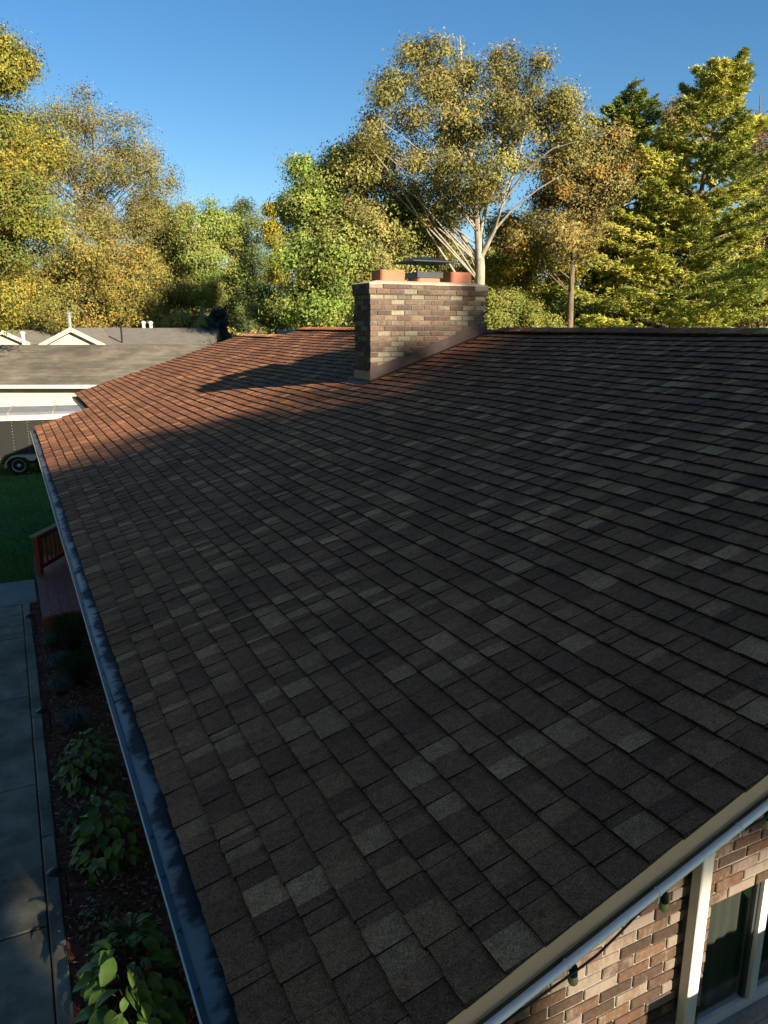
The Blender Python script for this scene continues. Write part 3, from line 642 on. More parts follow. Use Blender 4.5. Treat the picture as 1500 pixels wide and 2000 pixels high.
# ------------------------------------------------------------------ path lights
pl_lab = ['small black path light by the corner of the red deck', 'small black path light beside the upper hydrangea', 'small black path light nearest the bottom, at the edging strip']
for (x, y), lab in zip(((0.0, 11.9), (0.03, 8.66), (0.0, 5.78)), pl_lab):
    r = empty('path_light', (x, y, 0.02), lab, 'path light', 'black path lights along the bed')
    mb = MB(); mb.tube([(x, y, 0), (x, y, .34)], [.009, .008], 8); build(mb, 'stake', M['black'], r)
    mb = MB(); mb.tube([(x, y, .335), (x - .07, y, .35)], [.007, .007], 6); build(mb, 'arm', M['black'], r)
    mb = MB(); mb.lathe([(.062, .335), (.066, .342), (.03, .365), (.006, .372)], (x - .07, y, 0), (0, 0, 1), 16); sh = build(mb, 'shade', M['black'], r)
    mb = MB(); mb.lathe([(.02, .30), (.024, .334)], (x - .07, y, 0), (0, 0, 1), 10); build(mb, 'lens', M['curtain'], sh)

# ------------------------------------------------------------------ bed plants
def leaf_mesh(name, cols, seed, wide=0.62):
    me = []
    for k, c in enumerate(cols):
        V = []; F = []; ts = (0, .18, .42, .7, .9, 1.0); ws = (0.02, .62, 1.0, .78, .34, 0.02)
        for t, w in zip(ts, ws):
            z = 0.10 * math.sin(t * 2.6) - 0.22 * t * t
            V += [(-w * wide * .5, t, z + .09 * w), (0, t, z - .01), (w * wide * .5, t, z + .09 * w)]
        for i in range(5): F += [(3 * i, 3 * i + 1, 3 * i + 4, 3 * i + 3), (3 * i + 1, 3 * i + 2, 3 * i + 5, 3 * i + 4)]
        m = bpy.data.meshes.new(name); m.from_pydata(V, [], F); setcol(m, [(*c, 0)] * len(F)); m.materials.append(M['plantleaf']); m.polygons.foreach_set('use_smooth', [True] * len(F)); me.append(m)
    return me
HYC = [(.12, .22, .04), (.13, .23, .045), (.075, .15, .03), (.18, .26, .055), (.15, .20, .05)]
hy_mesh = leaf_mesh('leaf', HYC, 1)
HYD = [(0.04, .08, .03), (.055, .11, .04), (.05, .10, .035)]
dk_mesh = leaf_mesh('leaf', HYD, 2, 0.55)
def leafy(name, label, cat, c, rx, ry, rz_, n, size, meshes, group, flowers=0):
    r = empty(name, (c[0], c[1], 0.02), label, cat, group); st = MB()
    for i in range(n):
        a = random.uniform(0, 2 * math.pi); e = random.uniform(-0.05, 1) ; rr = random.uniform(.72, 1.0)
        p = np.array((c[0] + rx * rr * math.cos(a) * math.sqrt(max(0, 1 - e * e)), c[1] + ry * rr * math.sin(a) * math.sqrt(max(0, 1 - e * e)), 0.06 + rz_ * max(e, 0) * rr))
        o = bpy.data.objects.new('leaf', random.choice(meshes)); place(o, p, r)
        s = size * random.uniform(.6, 1.25); o.scale = (s, s, s)
        o.rotation_euler = (random.uniform(-.75, .25) - (1 - e) * .35, random.uniform(-.4, .4), a - math.pi / 2 + random.uniform(-.7, .7))
        if i % 7 == 0: st.tube([(c[0] + random.uniform(-.04, .04), c[1] + random.uniform(-.04, .04), .01), tuple(p)], [.006, .003], 5, (0.06, .05, .02, 0))
    build(st, 'stems', M['chips'], r)
    for k in range(flowers):
        a = random.uniform(0, 6.28); q = (c[0] + rx * .6 * math.cos(a), c[1] + ry * .6 * math.sin(a), rz_ * .95)
        PP = np.array(q) + rng.normal(0, .03, (60, 3)) * (1, 1, .6); V, F, C = scatter_quads(PP, .010, .008, 1.0, np.array([(.17, .11, .08), (.12, .07, .05)])); build_np(V, F, C, 'flower_head', M['chips'], r, loc=q)
leafy('hydrangea', 'round green hydrangea beside the middle path light', 'shrub', (0.33, 7.55), .26, .34, .50, 190, .095, hy_mesh, 'hydrangeas in the mulch bed')
leafy('hydrangea', 'light green hydrangea in the middle of the row, with white bits below', 'shrub', (0.36, 6.25), .25, .36, .55, 150, .115, hy_mesh, 'hydrangeas in the mulch bed')
leafy('hydrangea', 'dark large leaved hydrangea at the bottom edge with dried flower heads', 'shrub', (0.32, 4.55), .27, .50, .55, 170, .145, hy_mesh[:3], 'hydrangeas in the mulch bed', 3)
leafy('low_shrub', 'low dark shrub between the two upper hydrangeas', 'shrub', (0.17, 6.75), .14, .2, .16, 70, .06, dk_mesh, 'low dark shrubs')
leafy('low_shrub', 'low blackish green shrub above the bottom hydrangea', 'shrub', (0.26, 5.35), .20, .28, .18, 90, .06, dk_mesh, 'low dark shrubs')
def tuft(name, label, c, n, h, cols, spread, cat='grass tuft', group=None, w=.004):
    r = empty(name, (c[0], c[1], .02), label, cat, group)
    a = rng.uniform(0, 2 * np.pi, n); l = rng.uniform(.3, 1.0, n) ** .7; H = h * rng.uniform(.6, 1.15, n)
    base = np.c_[c[0] + rng.normal(0, .03, n), c[1] + rng.normal(0, .03, n), np.full(n, .02)]
    dr = np.c_[np.cos(a), np.sin(a), np.zeros(n)]; sd_ = np.c_[-np.sin(a), np.cos(a), np.zeros(n)] * w
    midp = base + dr * (l * spread * .5)[:, None] + np.c_[np.zeros(n), np.zeros(n), H * .8]; tip = base + dr * (l * spread)[:, None] + np.c_[np.zeros(n), np.zeros(n), H * (1.05 - .5 * l)]
    V = np.stack([base - sd_, base + sd_, midp + sd_ * .8, midp - sd_ * .8, tip], 1).reshape(-1, 3)
    q = np.arange(n) * 5; F = np.concatenate([np.c_[q, q + 1, q + 2], np.c_[q, q + 2, q + 3], np.c_[q + 3, q + 2, q + 4]])
    cc = cols[rng.integers(0, len(cols), n)] * rng.uniform(.7, 1.3, (n, 1)); C = np.tile(np.c_[cc, np.zeros(n)], (3, 1))
    build_np(V, F, C, 'foliage', M['blade'], r, loc=(c[0], c[1], .02), k=3)
FC = np.array([(.19, .25, .21), (.13, .19, .16), (.26, .32, .27)])
for c, lab in (((.20, 11.35), 'blue grey fescue tuft next to the deck corner'), ((.24, 10.55), 'small thin blue grey fescue tuft, second from the deck'), ((.20, 9.75), 'wide blue grey fescue tuft halfway down the bed'), ((.27, 8.75), 'flattened grey fescue tuft right of the middle path light')):
    tuft('fescue_tuft', lab, c, 420, .22, FC, .2, group='blue fescue tufts in the bed')
GC = np.array([(.10, .13, .045), (.14, .15, .055), (.07, .09, .035)])
tuft('feathery_plant', 'tall feathery dark green plant against the deck under the gutter', (.45, 11.0), 1300, .62, GC, .42, 'plant', w=.004)
tuft('feathery_plant', 'lower feathery dark plant under the gutter, farther from the deck', (.45, 9.9), 900, .45, GC, .36, 'plant', w=.004)
def petals(c, lab, n):
    PP = np.array(c) + rng.normal(0, .02, (n, 3)) * (1, 1.2, .5); V, F, C = scatter_quads(PP, .012, .008, .7, np.array([(.6, .62, .6), (.45, .5, .42)]), .15)
    tag(build_np(V, F, C, 'fallen_petals', M['chips'], loc=c), lab, 'petals', 'pale petals lying in the bed')
petals((.19, 5.98, .14), 'pale petals under the light green hydrangea', 9); petals((.10, 5.6, .06), 'two pale petals beside the bottom path light', 4); petals((.13, 10.6, .05), 'pale leaf scraps on the mulch near the small fescue', 4); petals((.25, 12.0, .31), 'white flower bits at the near corner of the deck', 5)

# ------------------------------------------------------------------ trailer
tr0 = np.array((0.08, 26.15, 0.0)); td = np.array((0.988, -0.156, 0)); tn = np.array((-0.156, -0.988, 0)); U = np.array((0, 0, 1.0))
trailer = empty('cargo_trailer', tr0, 'dark grey enclosed cargo trailer parked on the lawn', 'trailer')
def T(a, b, c): return tr0 + td * a + tn * b + U * c
mb = MB(); X0_, X1_ = -3.0, 3.6
mb.prism([T(X0_, -.12, .36), T(X1_, -.12, .36), T(X1_, -.12, 1.72), T(X0_, -.12, 1.72)], -tn * 2.0); build(mb, 'body', M['gravelpanel'], trailer)
mb = MB(); mb.prism([T(X0_ - .02, -.10, 1.72), T(X0_ - .02, -.10, 1.80), T(X0_ - .02, -2.14, 1.80), T(X0_ - .02, -2.14, 1.72)], td * (X1_ - X0_ + .04)); build(mb, 'top_trim', M['white'], trailer)
mb = MB(); V = []
prf = [(-.11, 1.80), (-.14, 1.88), (-.24, 1.95), (-1.1, 2.06), (-2.0, 1.95), (-2.13, 1.80)]
mb.prism([T(X0_ - .02, a, b) for a, b in prf], td * (X1_ - X0_ + .04)); rf = build(mb, 'roof', M['silver'], trailer)
for k in range(5): mb = MB(); mb.prism([T(X0_ + .2 + k * 1.3, a, b + .006) for a, b in prf[1:5]] + [T(X0_ + .2 + k * 1.3, a, b + .02) for a, b in prf[1:5]][::-1], td * .03); build(mb, 'seam', M['tanwood'], rf)
mb = MB()
for k in range(14):
    for j in range(14): mb.obox(T(X0_ + .2 + k * .45, -.116, .42 + j * .095), td * .008, tn * .004, U * .008)
build(mb, 'rivets', M['chrome'], trailer)['kind'] = 'stuff'
mb = MB(); mb.prism([T(-.62, -.118, .34), T(1.9, -.118, .34), T(1.75, -.118, .95), T(1.2, -.118, 1.28), T(.55, -.118, 1.2), T(-.12, -.118, .98)], tn * .004); build(mb, 'black_side_panel', M['black'], trailer)  # flat black panel on the body side behind the wheels
mb = MB(); outer, inner = [], []
for a in np.linspace(190, 90, 12): outer.append((0 + .40 * math.cos(math.radians(a)), .31 + .33 * math.sin(math.radians(a)))); inner.append((0 + .365 * math.cos(math.radians(a)), .31 + .295 * math.sin(math.radians(a))))
outer += [(.78, .64)] + [(.78 + .40 * math.cos(math.radians(a)), .31 + .33 * math.sin(math.radians(a))) for a in np.linspace(82, -10, 10)]
inner += [(.2, .57), (.30, .48), (.39, .44), (.48, .48), (.58, .57)] + [(.78 + .365 * math.cos(math.radians(a)), .31 + .295 * math.sin(math.radians(a))) for a in np.linspace(90, -10, 10)]
mb.prism([T(a, .12, b) for a, b in outer + inner[::-1]], -tn * .24); build(mb, 'fender', M['chrome'], trailer)
for wx in (0.0, 0.78):
    c = T(wx, 0.02, .315)
    mb = MB(); mb.lathe([(.20, -.09), (.29, -.09), (.312, -.06), (.315, 0), (.312, .05), (.285, .085), (.20, .08), (.19, .05)], c, tn, 26); wh = build(mb, 'wheel', M['rubber'], trailer, smooth=True)
    mb = MB(); mb.lathe([(.196, .02), (.205, .075), (.19, .082), (.18, .05), (.06, .045), (.055, .07), (.02, .075)], c, tn, 22)
    build(mb, 'rim', M['chrome'], wh, smooth=True)
    mb = MB()
    for k in range(6):
        a = k * math.pi / 3; q = c + (td * math.cos(a) + U * math.sin(a)) * .12 + tn * .052; mb.lathe([(.026, -.004), (.026, .004)], q, tn, 8)
    build(mb, 'rim_holes', M['black'], wh)

# ------------------------------------------------------------------ neighbouring houses
hd = np.array((math.cos(HEAD), -math.sin(HEAD), 0)); hf = np.array((math.sin(HEAD), math.cos(HEAD), 0))
def Hn(a, f, z): return hd * a + hf * f + U * z              # a: along facade, f: away from the street
f0 = 33.0 * 0.888; 
nb = empty('neighbour_house', Hn(-14, 34, 0), 'long low cream house with a stained grey roof behind the trailer', 'house')
EF = at(100, 752, 33)[:2]; EF = float(EF @ hf[:2]); RF = EF + 4.7; ez, rz2 = 2.34, 3.76; XA, XBn = -26.0, -6.6
mb = MB(); mb.prism([Hn(XA, EF, ez), Hn(XA, RF, rz2), Hn(XA, RF + 4.7, ez), Hn(XA, RF + 4.7, ez - .12), Hn(XA, RF, rz2 - .12), Hn(XA, EF, ez - .12)], hd * (XBn - XA)); r_ = build(mb, 'roof', M['greyroof'], nb)
mb = MB()
for k in range(31):
    t0, t1 = k / 31, (k + 1) / 31 + .004; F_ = lambda t: EF + (RF - EF) * t; Z_ = lambda t: ez + (rz2 - ez) * t; a = XA
    while a < XBn - .05:
        b = min(a + random.uniform(.5, 1.4), XBn); g_ = random.uniform(.8, 1.2)
        mb.add([Hn(a, F_(t0), Z_(t0) + .002), Hn(b - .01, F_(t0), Z_(t0) + .002), Hn(b - .01, F_(t0), Z_(t0) + .022), Hn(a, F_(t0), Z_(t0) + .022), Hn(b - .01, F_(t1), Z_(t1) + .006), Hn(a, F_(t1), Z_(t1) + .006)], [(0, 1, 2, 3), (3, 2, 4, 5)], (.15 * g_, .135 * g_, .10 * g_, 0)); a = b
build(mb, 'shingle_courses', M['greycourse'], r_, recalc=False)['kind'] = 'stuff'
for k in range(46):
    mb = MB(); a = XA + .02 + k * .42; mb.prism([Hn(a, RF - .14, rz2 - .035), Hn(a, RF, rz2 + .022), Hn(a, RF + .14, rz2 - .035), Hn(a, RF + .14, rz2 - .05), Hn(a, RF - .14, rz2 - .05)], hd * .41 + U * .008); build(mb, 'ridge_cap', M['greyroof'], r_)
mb = MB(); mb.prism([Hn(XA, EF - .12, ez - .01), Hn(XA, EF - .005, ez - .01), Hn(XA, EF - .005, ez - .15), Hn(XA, EF - .08, ez - .15), Hn(XA, EF - .10, ez - .08)], hd * (XBn - XA)); build(mb, 'gutter', M['white'], nb)
mb = MB(); zz = 0.0
mb.prism([Hn(XA + .3, EF + .35, 0), Hn(XBn - .3, EF + .35, 0), Hn(XBn - .3, EF + .35, ez - .12), Hn(XA + .3, EF + .35, ez - .12)], hf * 8.5); wl = build(mb, 'wall', M['siding'], nb)
for k in range(16): mb = MB(); z0 = .15 + k * .13; mb.prism([Hn(XA + .3, EF + .348, z0), Hn(XA + .3, EF + .322, z0), Hn(XA + .3, EF + .342, z0 + .13), Hn(XA + .3, EF + .348, z0 + .13)], hd * (XBn - XA - .6)); build(mb, 'siding_board', M['siding'], wl)
def gabled(name, label, apex, half, F0, depth, zr, pitch, ridge_to, mats):
    """Gable facing the camera at facade position apex; main ridge running on to ridge_to."""
    g = empty(name, Hn(apex, F0, 0), label, 'house'); zb = zr - half * pitch
    mb = MB(); mb.prism([Hn(apex - half + .2, F0 + .25, 0), Hn(apex + half - .2, F0 + .25, 0), Hn(apex + half - .2, F0 + .25, zb), Hn(apex, F0 + .25, zr - .1), Hn(apex - half + .2, F0 + .25, zb)], hf * depth); build(mb, 'wall', mats[0], g)
    mb = MB()
    for sgn in (-1, 1): mb.prism([Hn(apex, F0 + .03, zr), Hn(apex + sgn * half, F0 + .03, zb), Hn(apex + sgn * half, F0 + .03, zb - .1), Hn(apex, F0 + .03, zr - .1)], hf * depth)
    if ridge_to is not None:
        mb.prism([Hn(apex + .1, F0 + 1.2, zb), Hn(apex + .1, F0 + 4.6, zr - .02), Hn(apex + .1, F0 + 8, zb)], hd * (ridge_to - apex))
    rr = build(mb, 'roof', mats[1], g)
    for sgn in (-1, 1):
        mb = MB(); mb.prism([Hn(apex, F0, zr + .03), Hn(apex + sgn * (half + .03), F0, zb + .03 - .01), Hn(apex + sgn * (half + .03), F0, zb - .22), Hn(apex, F0, zr - .22)], hf * .03); build(mb, 'rake_trim', M['siding'], g)
    return g, rr
def al(u, dist_f): return (u - 750) / FPX * (dist_f * math.cos(PITCH))           # facade coordinate seen in column u at depth
F2 = 42.0
s2 = lambda u: al(u, F2)
hz = lambda v, d: ZC + d * (638 - v) / 1509.0
g2, r2 = gabled('neighbour_house', 'second cream gabled house behind the long grey roof', s2(137), (s2(205) - s2(73)) / 2, F2, 9.0, hz(640, F2), .50, s2(392), (M['siding'], M['greyroof2']))
def stack(u, v, dist, h, r, mat, par, nm='vent_pipe'):
    p = at(u, v, dist); mb = MB(); mb.tube([p - U * h, p], [r, r], 8); mb.lathe([(r * 1.5, -.05), (r * 1.5, .03), (r * .5, .09)], p, (0, 0, 1), 8); build(mb, nm, mat, par)
stack(134, 612, 46.8, 1.3, .10, M['silver'], g2, 'flue_pipe'); stack(236, 637, 46, 1.3, .05, M['black'], g2); stack(280, 630, 50, 1.2, .10, M['white'], g2); stack(294, 630, 50, 1.2, .10, M['white'], g2); stack(44, 650, 48, 1.0, .10, M['white'], g2)
F3 = 46.0
gabled('neighbour_house', 'third cream gabled house at the left frame edge', al(2, F3), (al(54, F3) - al(-50, F3)) / 2, F3, 8.0, hz(645, F3), .46, None, (M['siding'], M['greyroof2']))
p = at(562, 648, 46); sh = empty('garden_shed', (p[0], p[1], 0), 'pale shed roof peeking over the ridge left of the chimney', 'shed')
sb = float(p[:2] @ hd[:2]); sf = float(p[:2] @ hf[:2]); mb = MB(); mb.prism([Hn(sb - .5, sf, 0), Hn(sb + .7, sf, 0), Hn(sb + .7, sf, 3.9), Hn(sb - .5, sf, 3.9)], hf * 2); build(mb, 'wall', M['siding'], sh)
mb = MB(); mb.prism([Hn(sb - .6, sf - .1, 3.9), Hn(sb + .8, sf - .1, 3.9), Hn(sb + .45, sf + .6, 4.42), Hn(sb - .55, sf + .6, 4.40)], hf * 1.4 - U * .05); build(mb, 'roof', M['concrete_l'], sh)

# ------------------------------------------------------------------ trees
rng = np.random.default_rng(2024)
def leaves_mesh(P, out, size, cols, elong=1.6, upb=0.3, rough=0.55):
    n = len(P); nrm = out + rng.normal(0, rough, (n, 3)) + np.array((0, 0, upb)); nrm /= np.linalg.norm(nrm, axis=1)[:, None] + 1e-9
    t = rng.normal(0, 1, (n, 3)); t -= nrm * (t * nrm).sum(1)[:, None]; t /= np.linalg.norm(t, axis=1)[:, None] + 1e-9; b = np.cross(nrm, t)
    s = (size * rng.uniform(.4, 1.5, n))[:, None]; w = s / elong
    V = np.stack([P - t * s * .5 - b * w * .5, P - t * s * .35 + b * w * .6, P + t * s * .6], 1).reshape(-1, 3)
    return V, np.arange(3 * n).reshape(n, 3), np.c_[cols, np.zeros(n)]
def deciduous(name, label, base, lobes, pal, nleaf, leaf=.24, crad=(.55, 1.2), shell=.5, gap=.0, bark='bark', tr=.22, trunk_pts=None, nbr=70, group=None, flat=.75, trunk_top=None, satellites=True, steep=(.45, 1.1)):
    """lobes: list of (centre xyz, radii xyz). Leaves sit in clumps spread through the lobes; limbs reach the clumps."""
    base = np.asarray(base, float); root = empty(name, base, label, 'tree', group)
    sat = []
    for c, r in lobes:
        for _ in range(4):
            d = rng.normal(0, 1, 3); d /= np.linalg.norm(d); k = rng.uniform(.3, .55); sat.append((np.asarray(c) + d * np.asarray(r) * rng.uniform(.75, 1.05), np.asarray(r) * k))
    lobes = list(lobes) + (sat if satellites else [])
    pal = np.array(pal); vols = np.array([np.prod(r) ** (2 / 3) for _, r in lobes]); vols = vols / vols.sum(); cl = []
    for (c, r), v in zip(lobes, vols):
        c, r = np.asarray(c, float), np.asarray(r, float); area = np.prod(r) ** (2 / 3)
        k = max(6, int(10 * area / (np.mean(crad) ** 2) * .34))
        d = rng.normal(0, 1, (k, 3)); d /= np.linalg.norm(d, axis=1)[:, None]; rad = rng.random(k) ** (1 / (3 + 4 * shell))
        pts = c + d * r * (rad * rng.uniform(.82, 1.06, k))[:, None]; keep = rng.random(k) > gap
        for p, dd in zip(pts[keep], d[keep]): cl.append((p, dd, rng.uniform(*crad)))
    per = max(6, nleaf // len(cl)); Ps, Os, Cs = [], [], []
    for p, dd, r in cl:
        m = max(4, int(per * (r / np.mean(crad)) ** 2 * rng.uniform(.6, 1.3))); q = rng.normal(0, 1, (m, 3)); q /= np.linalg.norm(q, axis=1)[:, None]
        off = rng.normal(0, .52, (m, 3)) * r * (1, 1, flat); Ps.append(p + off); Os.append(off / r + dd * .8)
        base_c = pal[rng.integers(len(pal))] * rng.uniform(.8, 1.2); alt = pal[rng.integers(0, len(pal), m)]; w = rng.random((m, 1)) ** 2
        Cs.append((base_c * (1 - w) + alt * w) * rng.uniform(.7, 1.3, (m, 1)))
    P, O, C = np.concatenate(Ps), np.concatenate(Os), np.concatenate(Cs)
    ok = P[:, 2] > .15; P, O, C = P[ok], O[ok], C[ok]
    V, F, CC = leaves_mesh(P, O, leaf, C); build_np(V, F, CC, 'crown', M['leaf'], root, loc=base, k=3)
    tb = MB(); top = trunk_top if trunk_top is not None else np.array([np.mean([c[0] for c, _ in lobes]), np.mean([c[1] for c, _ in lobes]), max(c[2] + r[2] * .5 for c, r in lobes)])
    spine = trunk_pts or [base + (top - base) * t + np.array((.25 * math.sin(5 * t + base[0]), .25 * math.sin(4 * t + base[1]), 0)) * t for t in np.linspace(0, 1, 9)]
    spine = [np.asarray(q, float) for q in spine]; R = [max(tr * (1 - .9 * i / (len(spine) - 1)), .03) * (1.25 if i == 0 else 1) for i in range(len(spine))]
    tb.tube(spine, R, 8); tt = np.linspace(0, len(spine) - 1, 40); S = np.stack([np.interp(tt, range(len(spine)), np.array(spine)[:, k]) for k in range(3)], 1); R = np.interp(tt, range(len(spine)), R)
    idx = rng.permutation(len(cl))[:nbr]
    for i in idx:
        p = cl[i][0]; hd_ = np.hypot(S[:, 0] - p[0], S[:, 1] - p[1]); want = p[2] - rng.uniform(*steep) * hd_ ; j = int(np.argmin(np.abs(S[:, 2] - want) + .15 * hd_)); s0 = S[j]
        if np.linalg.norm(p - s0) < .4: continue
        L = np.linalg.norm(p - s0); r0 = min(R[j] * .5, .0065 * L + .012); m1 = s0 + (p - s0) * .4 + np.array((0, 0, .05 * L)) + rng.normal(0, .04 * L, 3); m2 = s0 + (p - s0) * .75 + np.array((0, 0, .04 * L)) + rng.normal(0, .03 * L, 3)
        tb.tube([s0, m1, m2, p], [r0, r0 * .7, r0 * .45, .008], 5, cap=False)
    build(tb, 'trunk', M[bark], root, loc=base, smooth=True, recalc=False); return root
def lob(u, v, ru, rv, dist, off=0.0, dr=None):
    c = at(u, v, dist + off); _, _, zc = proj(c); k = zc / FPX; rr = ru * k
    return (c, (rr, dr if dr else rr * .9, rv * k))
def gpt(u, dist): p = at(u, 638, dist); p[2] = 0; return p
TAN = [(0.216, 0.186, 0.065), (0.18, 0.167, 0.06), (0.261, 0.209, 0.08), (0.153, 0.153, 0.055), (0.198, 0.195, 0.06)]
GOLD = [(0.267, 0.207, 0.05), (0.224, 0.203, 0.055), (0.284, 0.189, 0.05), (0.163, 0.171, 0.055), (0.198, 0.198, 0.055)]
YEL = [(0.264, 0.23, 0.044), (0.208, 0.213, 0.044), (0.152, 0.18, 0.044), (0.288, 0.213, 0.044), (0.112, 0.148, 0.039)]
OLV = [(0.27, 0.262, 0.075), (0.216, 0.235, 0.068), (0.324, 0.276, 0.09), (0.176, 0.207, 0.06)]
GRN = [(0.172, 0.264, 0.053), (0.224, 0.304, 0.06), (0.132, 0.211, 0.045), (0.277, 0.317, 0.068)]
DRK = [tuple(v * 1.35 for v in q) for q in [(.07, .10, .035), (.09, .12, .04), (.06, .08, .03), (.11, .12, .045)]]
TG = 'autumn trees behind the houses'
deciduous('maple_tree', 'near yellow green maple cut off by the left frame edge', gpt(-170, 33), [lob(-28, 92, 44, 20, 33), lob(18, 126, 34, 13, 33, .6), lob(-14, 150, 30, 12, 33, -.5), lob(10, 255, 95, 48, 33, 1), lob(-20, 340, 110, 70, 33), lob(40, 400, 95, 60, 33, -1), lob(10, 480, 95, 70, 33), lob(-50, 560, 90, 60, 33)], YEL, 137162, 0.081, (.4, .8), gap=.15, bark='bark_w', tr=.28, nbr=60, group=TG)
deciduous('bare_topped_tree', 'tall thin brownish tree with sparse twiggy top at left', gpt(190, 62), [lob(120, 270, 90, 62, 62), lob(200, 290, 110, 80, 62), lob(265, 330, 60, 60, 62, 1), lob(150, 370, 110, 80, 62), lob(230, 400, 80, 70, 62)], TAN, 64790, 0.118, (.5, 1.1), gap=.2, tr=.25, nbr=170, group=TG)
deciduous('orange_tree', 'orange gold tree above the gabled house roof', gpt(190, 57), [lob(190, 490, 90, 62, 57), lob(250, 545, 80, 70, 57), lob(130, 545, 100, 70, 57, 1), lob(170, 610, 130, 40, 57)], GOLD, 70680, 0.123, (.5, 1.0), tr=.2, group=TG)
deciduous('yellow_tree', 'low yellow gold tree behind the gable at the left edge', gpt(50, 60), [lob(40, 590, 90, 50, 60), lob(90, 560, 60, 60, 60, 1), lob(0, 520, 70, 70, 60)], GOLD + YEL[:2], 47120, 0.128, (.5, 1.0), tr=.2, group=TG)
deciduous('olive_tree', 'broad olive tree right of the orange tree', gpt(325, 66), [lob(320, 450, 62, 62, 66), lob(310, 530, 75, 70, 66), lob(345, 600, 60, 40, 66, 1), lob(290, 410, 40, 40, 66)], OLV + TAN[:1], 64790, 0.133, (.55, 1.1), bark='bark_w', tr=.24, group=TG)
deciduous('olive_tree', 'rounded green olive tree with pale trunks left of the sky notch', gpt(388, 63), [lob(395, 440, 62, 48, 63), lob(410, 510, 68, 62, 63), lob(380, 570, 55, 40, 63, 1), lob(440, 450, 40, 40, 63)], OLV + GRN[:2], 64790, 0.128, (.5, 1.0), bark='bark_w', tr=.3, group=TG)
deciduous('dark_tree', 'dark blue green tree at the low point of the skyline', gpt(488, 68), [lob(480, 455, 50, 48, 68), lob(500, 540, 52, 70, 68), lob(470, 600, 50, 40, 68)], DRK, 47120, 0.128, (.5, 1.0), gap=.12, tr=.22, group=TG)
deciduous('yellow_sapling', 'small yellow tree at the skyline notch before the bright green tree', gpt(535, 60), [lob(528, 425, 18, 28, 60), lob(545, 460, 22, 32, 60), lob(550, 520, 25, 40, 60)], YEL[:2] + [(.44, .36, .04)], 17670, 0.112, (.3, .6), tr=.12, nbr=25, group=TG)
deciduous('willowy_tree', 'pale green drooping bushy tree just over the ridge at centre', gpt(520, 55), [lob(520, 600, 40, 42, 55), lob(550, 610, 30, 35, 55, 1)], [(.17, .18, .06), (.2, .2, .07), (.13, .15, .05)], 29450, 0.102, (.35, .7), tr=.15, nbr=30, group=TG)
deciduous('green_tree', 'bright green full tree left of the chimney', gpt(625, 41), [lob(620, 355, 52, 48, 41), lob(595, 430, 41, 62, 50), lob(655, 420, 70, 70, 41, 1), lob(600, 520, 58, 60, 41), lob(650, 540, 66, 70, 41, -1), lob(610, 595, 62, 41, 40)], GRN + OLV[:2], 100130, 0.123, (.5, 1.0), gap=.18, tr=.28, group=TG)
deciduous('olive_gold_tree', 'olive gold tree directly behind the left chimney pot', gpt(735, 41), [lob(735, 380, 62, 62, 41), lob(720, 460, 72, 70, 41), lob(780, 450, 60, 70, 41, 1), lob(740, 540, 80, 60, 41), lob(690, 330, 40, 32, 41)], OLV + TAN[:2], 82460, 0.123, (.5, 1.0), tr=.28, bark='bark_w', group=TG)
tb = [at(940, 560, 40), at(938, 520, 40), at(935, 470, 40), at(930, 400, 40.3), at(922, 320, 40.6), at(912, 230, 40.8), at(902, 130, 41), at(898, 70, 41)]; tb[0][2] = 0
tall = deciduous('tall_tree', 'tallest sparse golden brown tree with pale forked trunk behind the chimney', gpt(940, 40), [lob(885, 125, 56, 46, 40), lob(935, 165, 74, 56, 40, 1), lob(815, 165, 66, 58, 40), lob(770, 245, 72, 52, 40, -1), lob(880, 235, 90, 62, 40), lob(1000, 170, 66, 72, 40), lob(1020, 270, 72, 62, 40, 1), lob(1085, 240, 42, 48, 40), lob(830, 330, 84, 56, 40), lob(930, 330, 80, 56, 40, -1), lob(715, 300, 45, 30, 40), lob(870, 400, 74, 50, 40, 1)], TAN + OLV[:1] + GOLD[:1], 97538, 0.108, (.38, .85), gap=.42, bark='bark_w', tr=.27, trunk_pts=tb, nbr=55, steep=(.6, 1.3), group=TG)
mb = MB()
def limb(pts, r0, r1):
    q = [at(*p) for p in pts]; mb.tube(q, np.linspace(r0 * .72, r1 * .6, len(q)), 7, cap=False)
limb([(938, 505, 40), (965, 450, 39.6), (985, 390, 39.2), (1010, 320, 39), (1026, 250, 38.8)], .2, .05)
limb([(930, 500, 40), (905, 465, 40.4), (880, 420, 40.6), (868, 390, 40.8), (840, 350, 41)], .15, .04)
limb([(936, 470, 40), (950, 400, 40), (955, 330, 40.3), (965, 260, 40.4), (972, 170, 40.4)], .16, .04)
limb([(985, 390, 39.2), (1030, 330, 38.6), (1080, 290, 38.2), (1130, 275, 38)], .09, .03)
limb([(965, 450, 39.6), (1000, 410, 39.4), (1050, 370, 39), (1100, 340, 39)], .10, .03)
build(mb, 'limbs', M['bark_w'], tall, smooth=True, recalc=False)
deciduous('orange_sapling', 'small orange golden tree right behind the chimney cap', gpt(830, 43), [lob(830, 430, 38, 45, 43), lob(845, 490, 40, 40, 43), lob(815, 470, 30, 40, 43)], GOLD + TAN[:1], 29450, 0.102, (.35, .7), tr=.14, nbr=35, bark='bark_w', group=TG)
deciduous('olive_gold_tree', 'yellow green understory tree right of the pale trunk', gpt(1000, 46), [lob(1000, 470, 70, 70, 46), lob(1040, 540, 80, 60, 46), lob(985, 560, 60, 60, 46, 1), lob(900, 520, 46, 50, 50, 2)], [(.28, .24, .04), (.22, .21, .04), (.17, .18, .04), (.32, .24, .04)], 76570, 0.112, (.45, .95), tr=.2, group=TG)
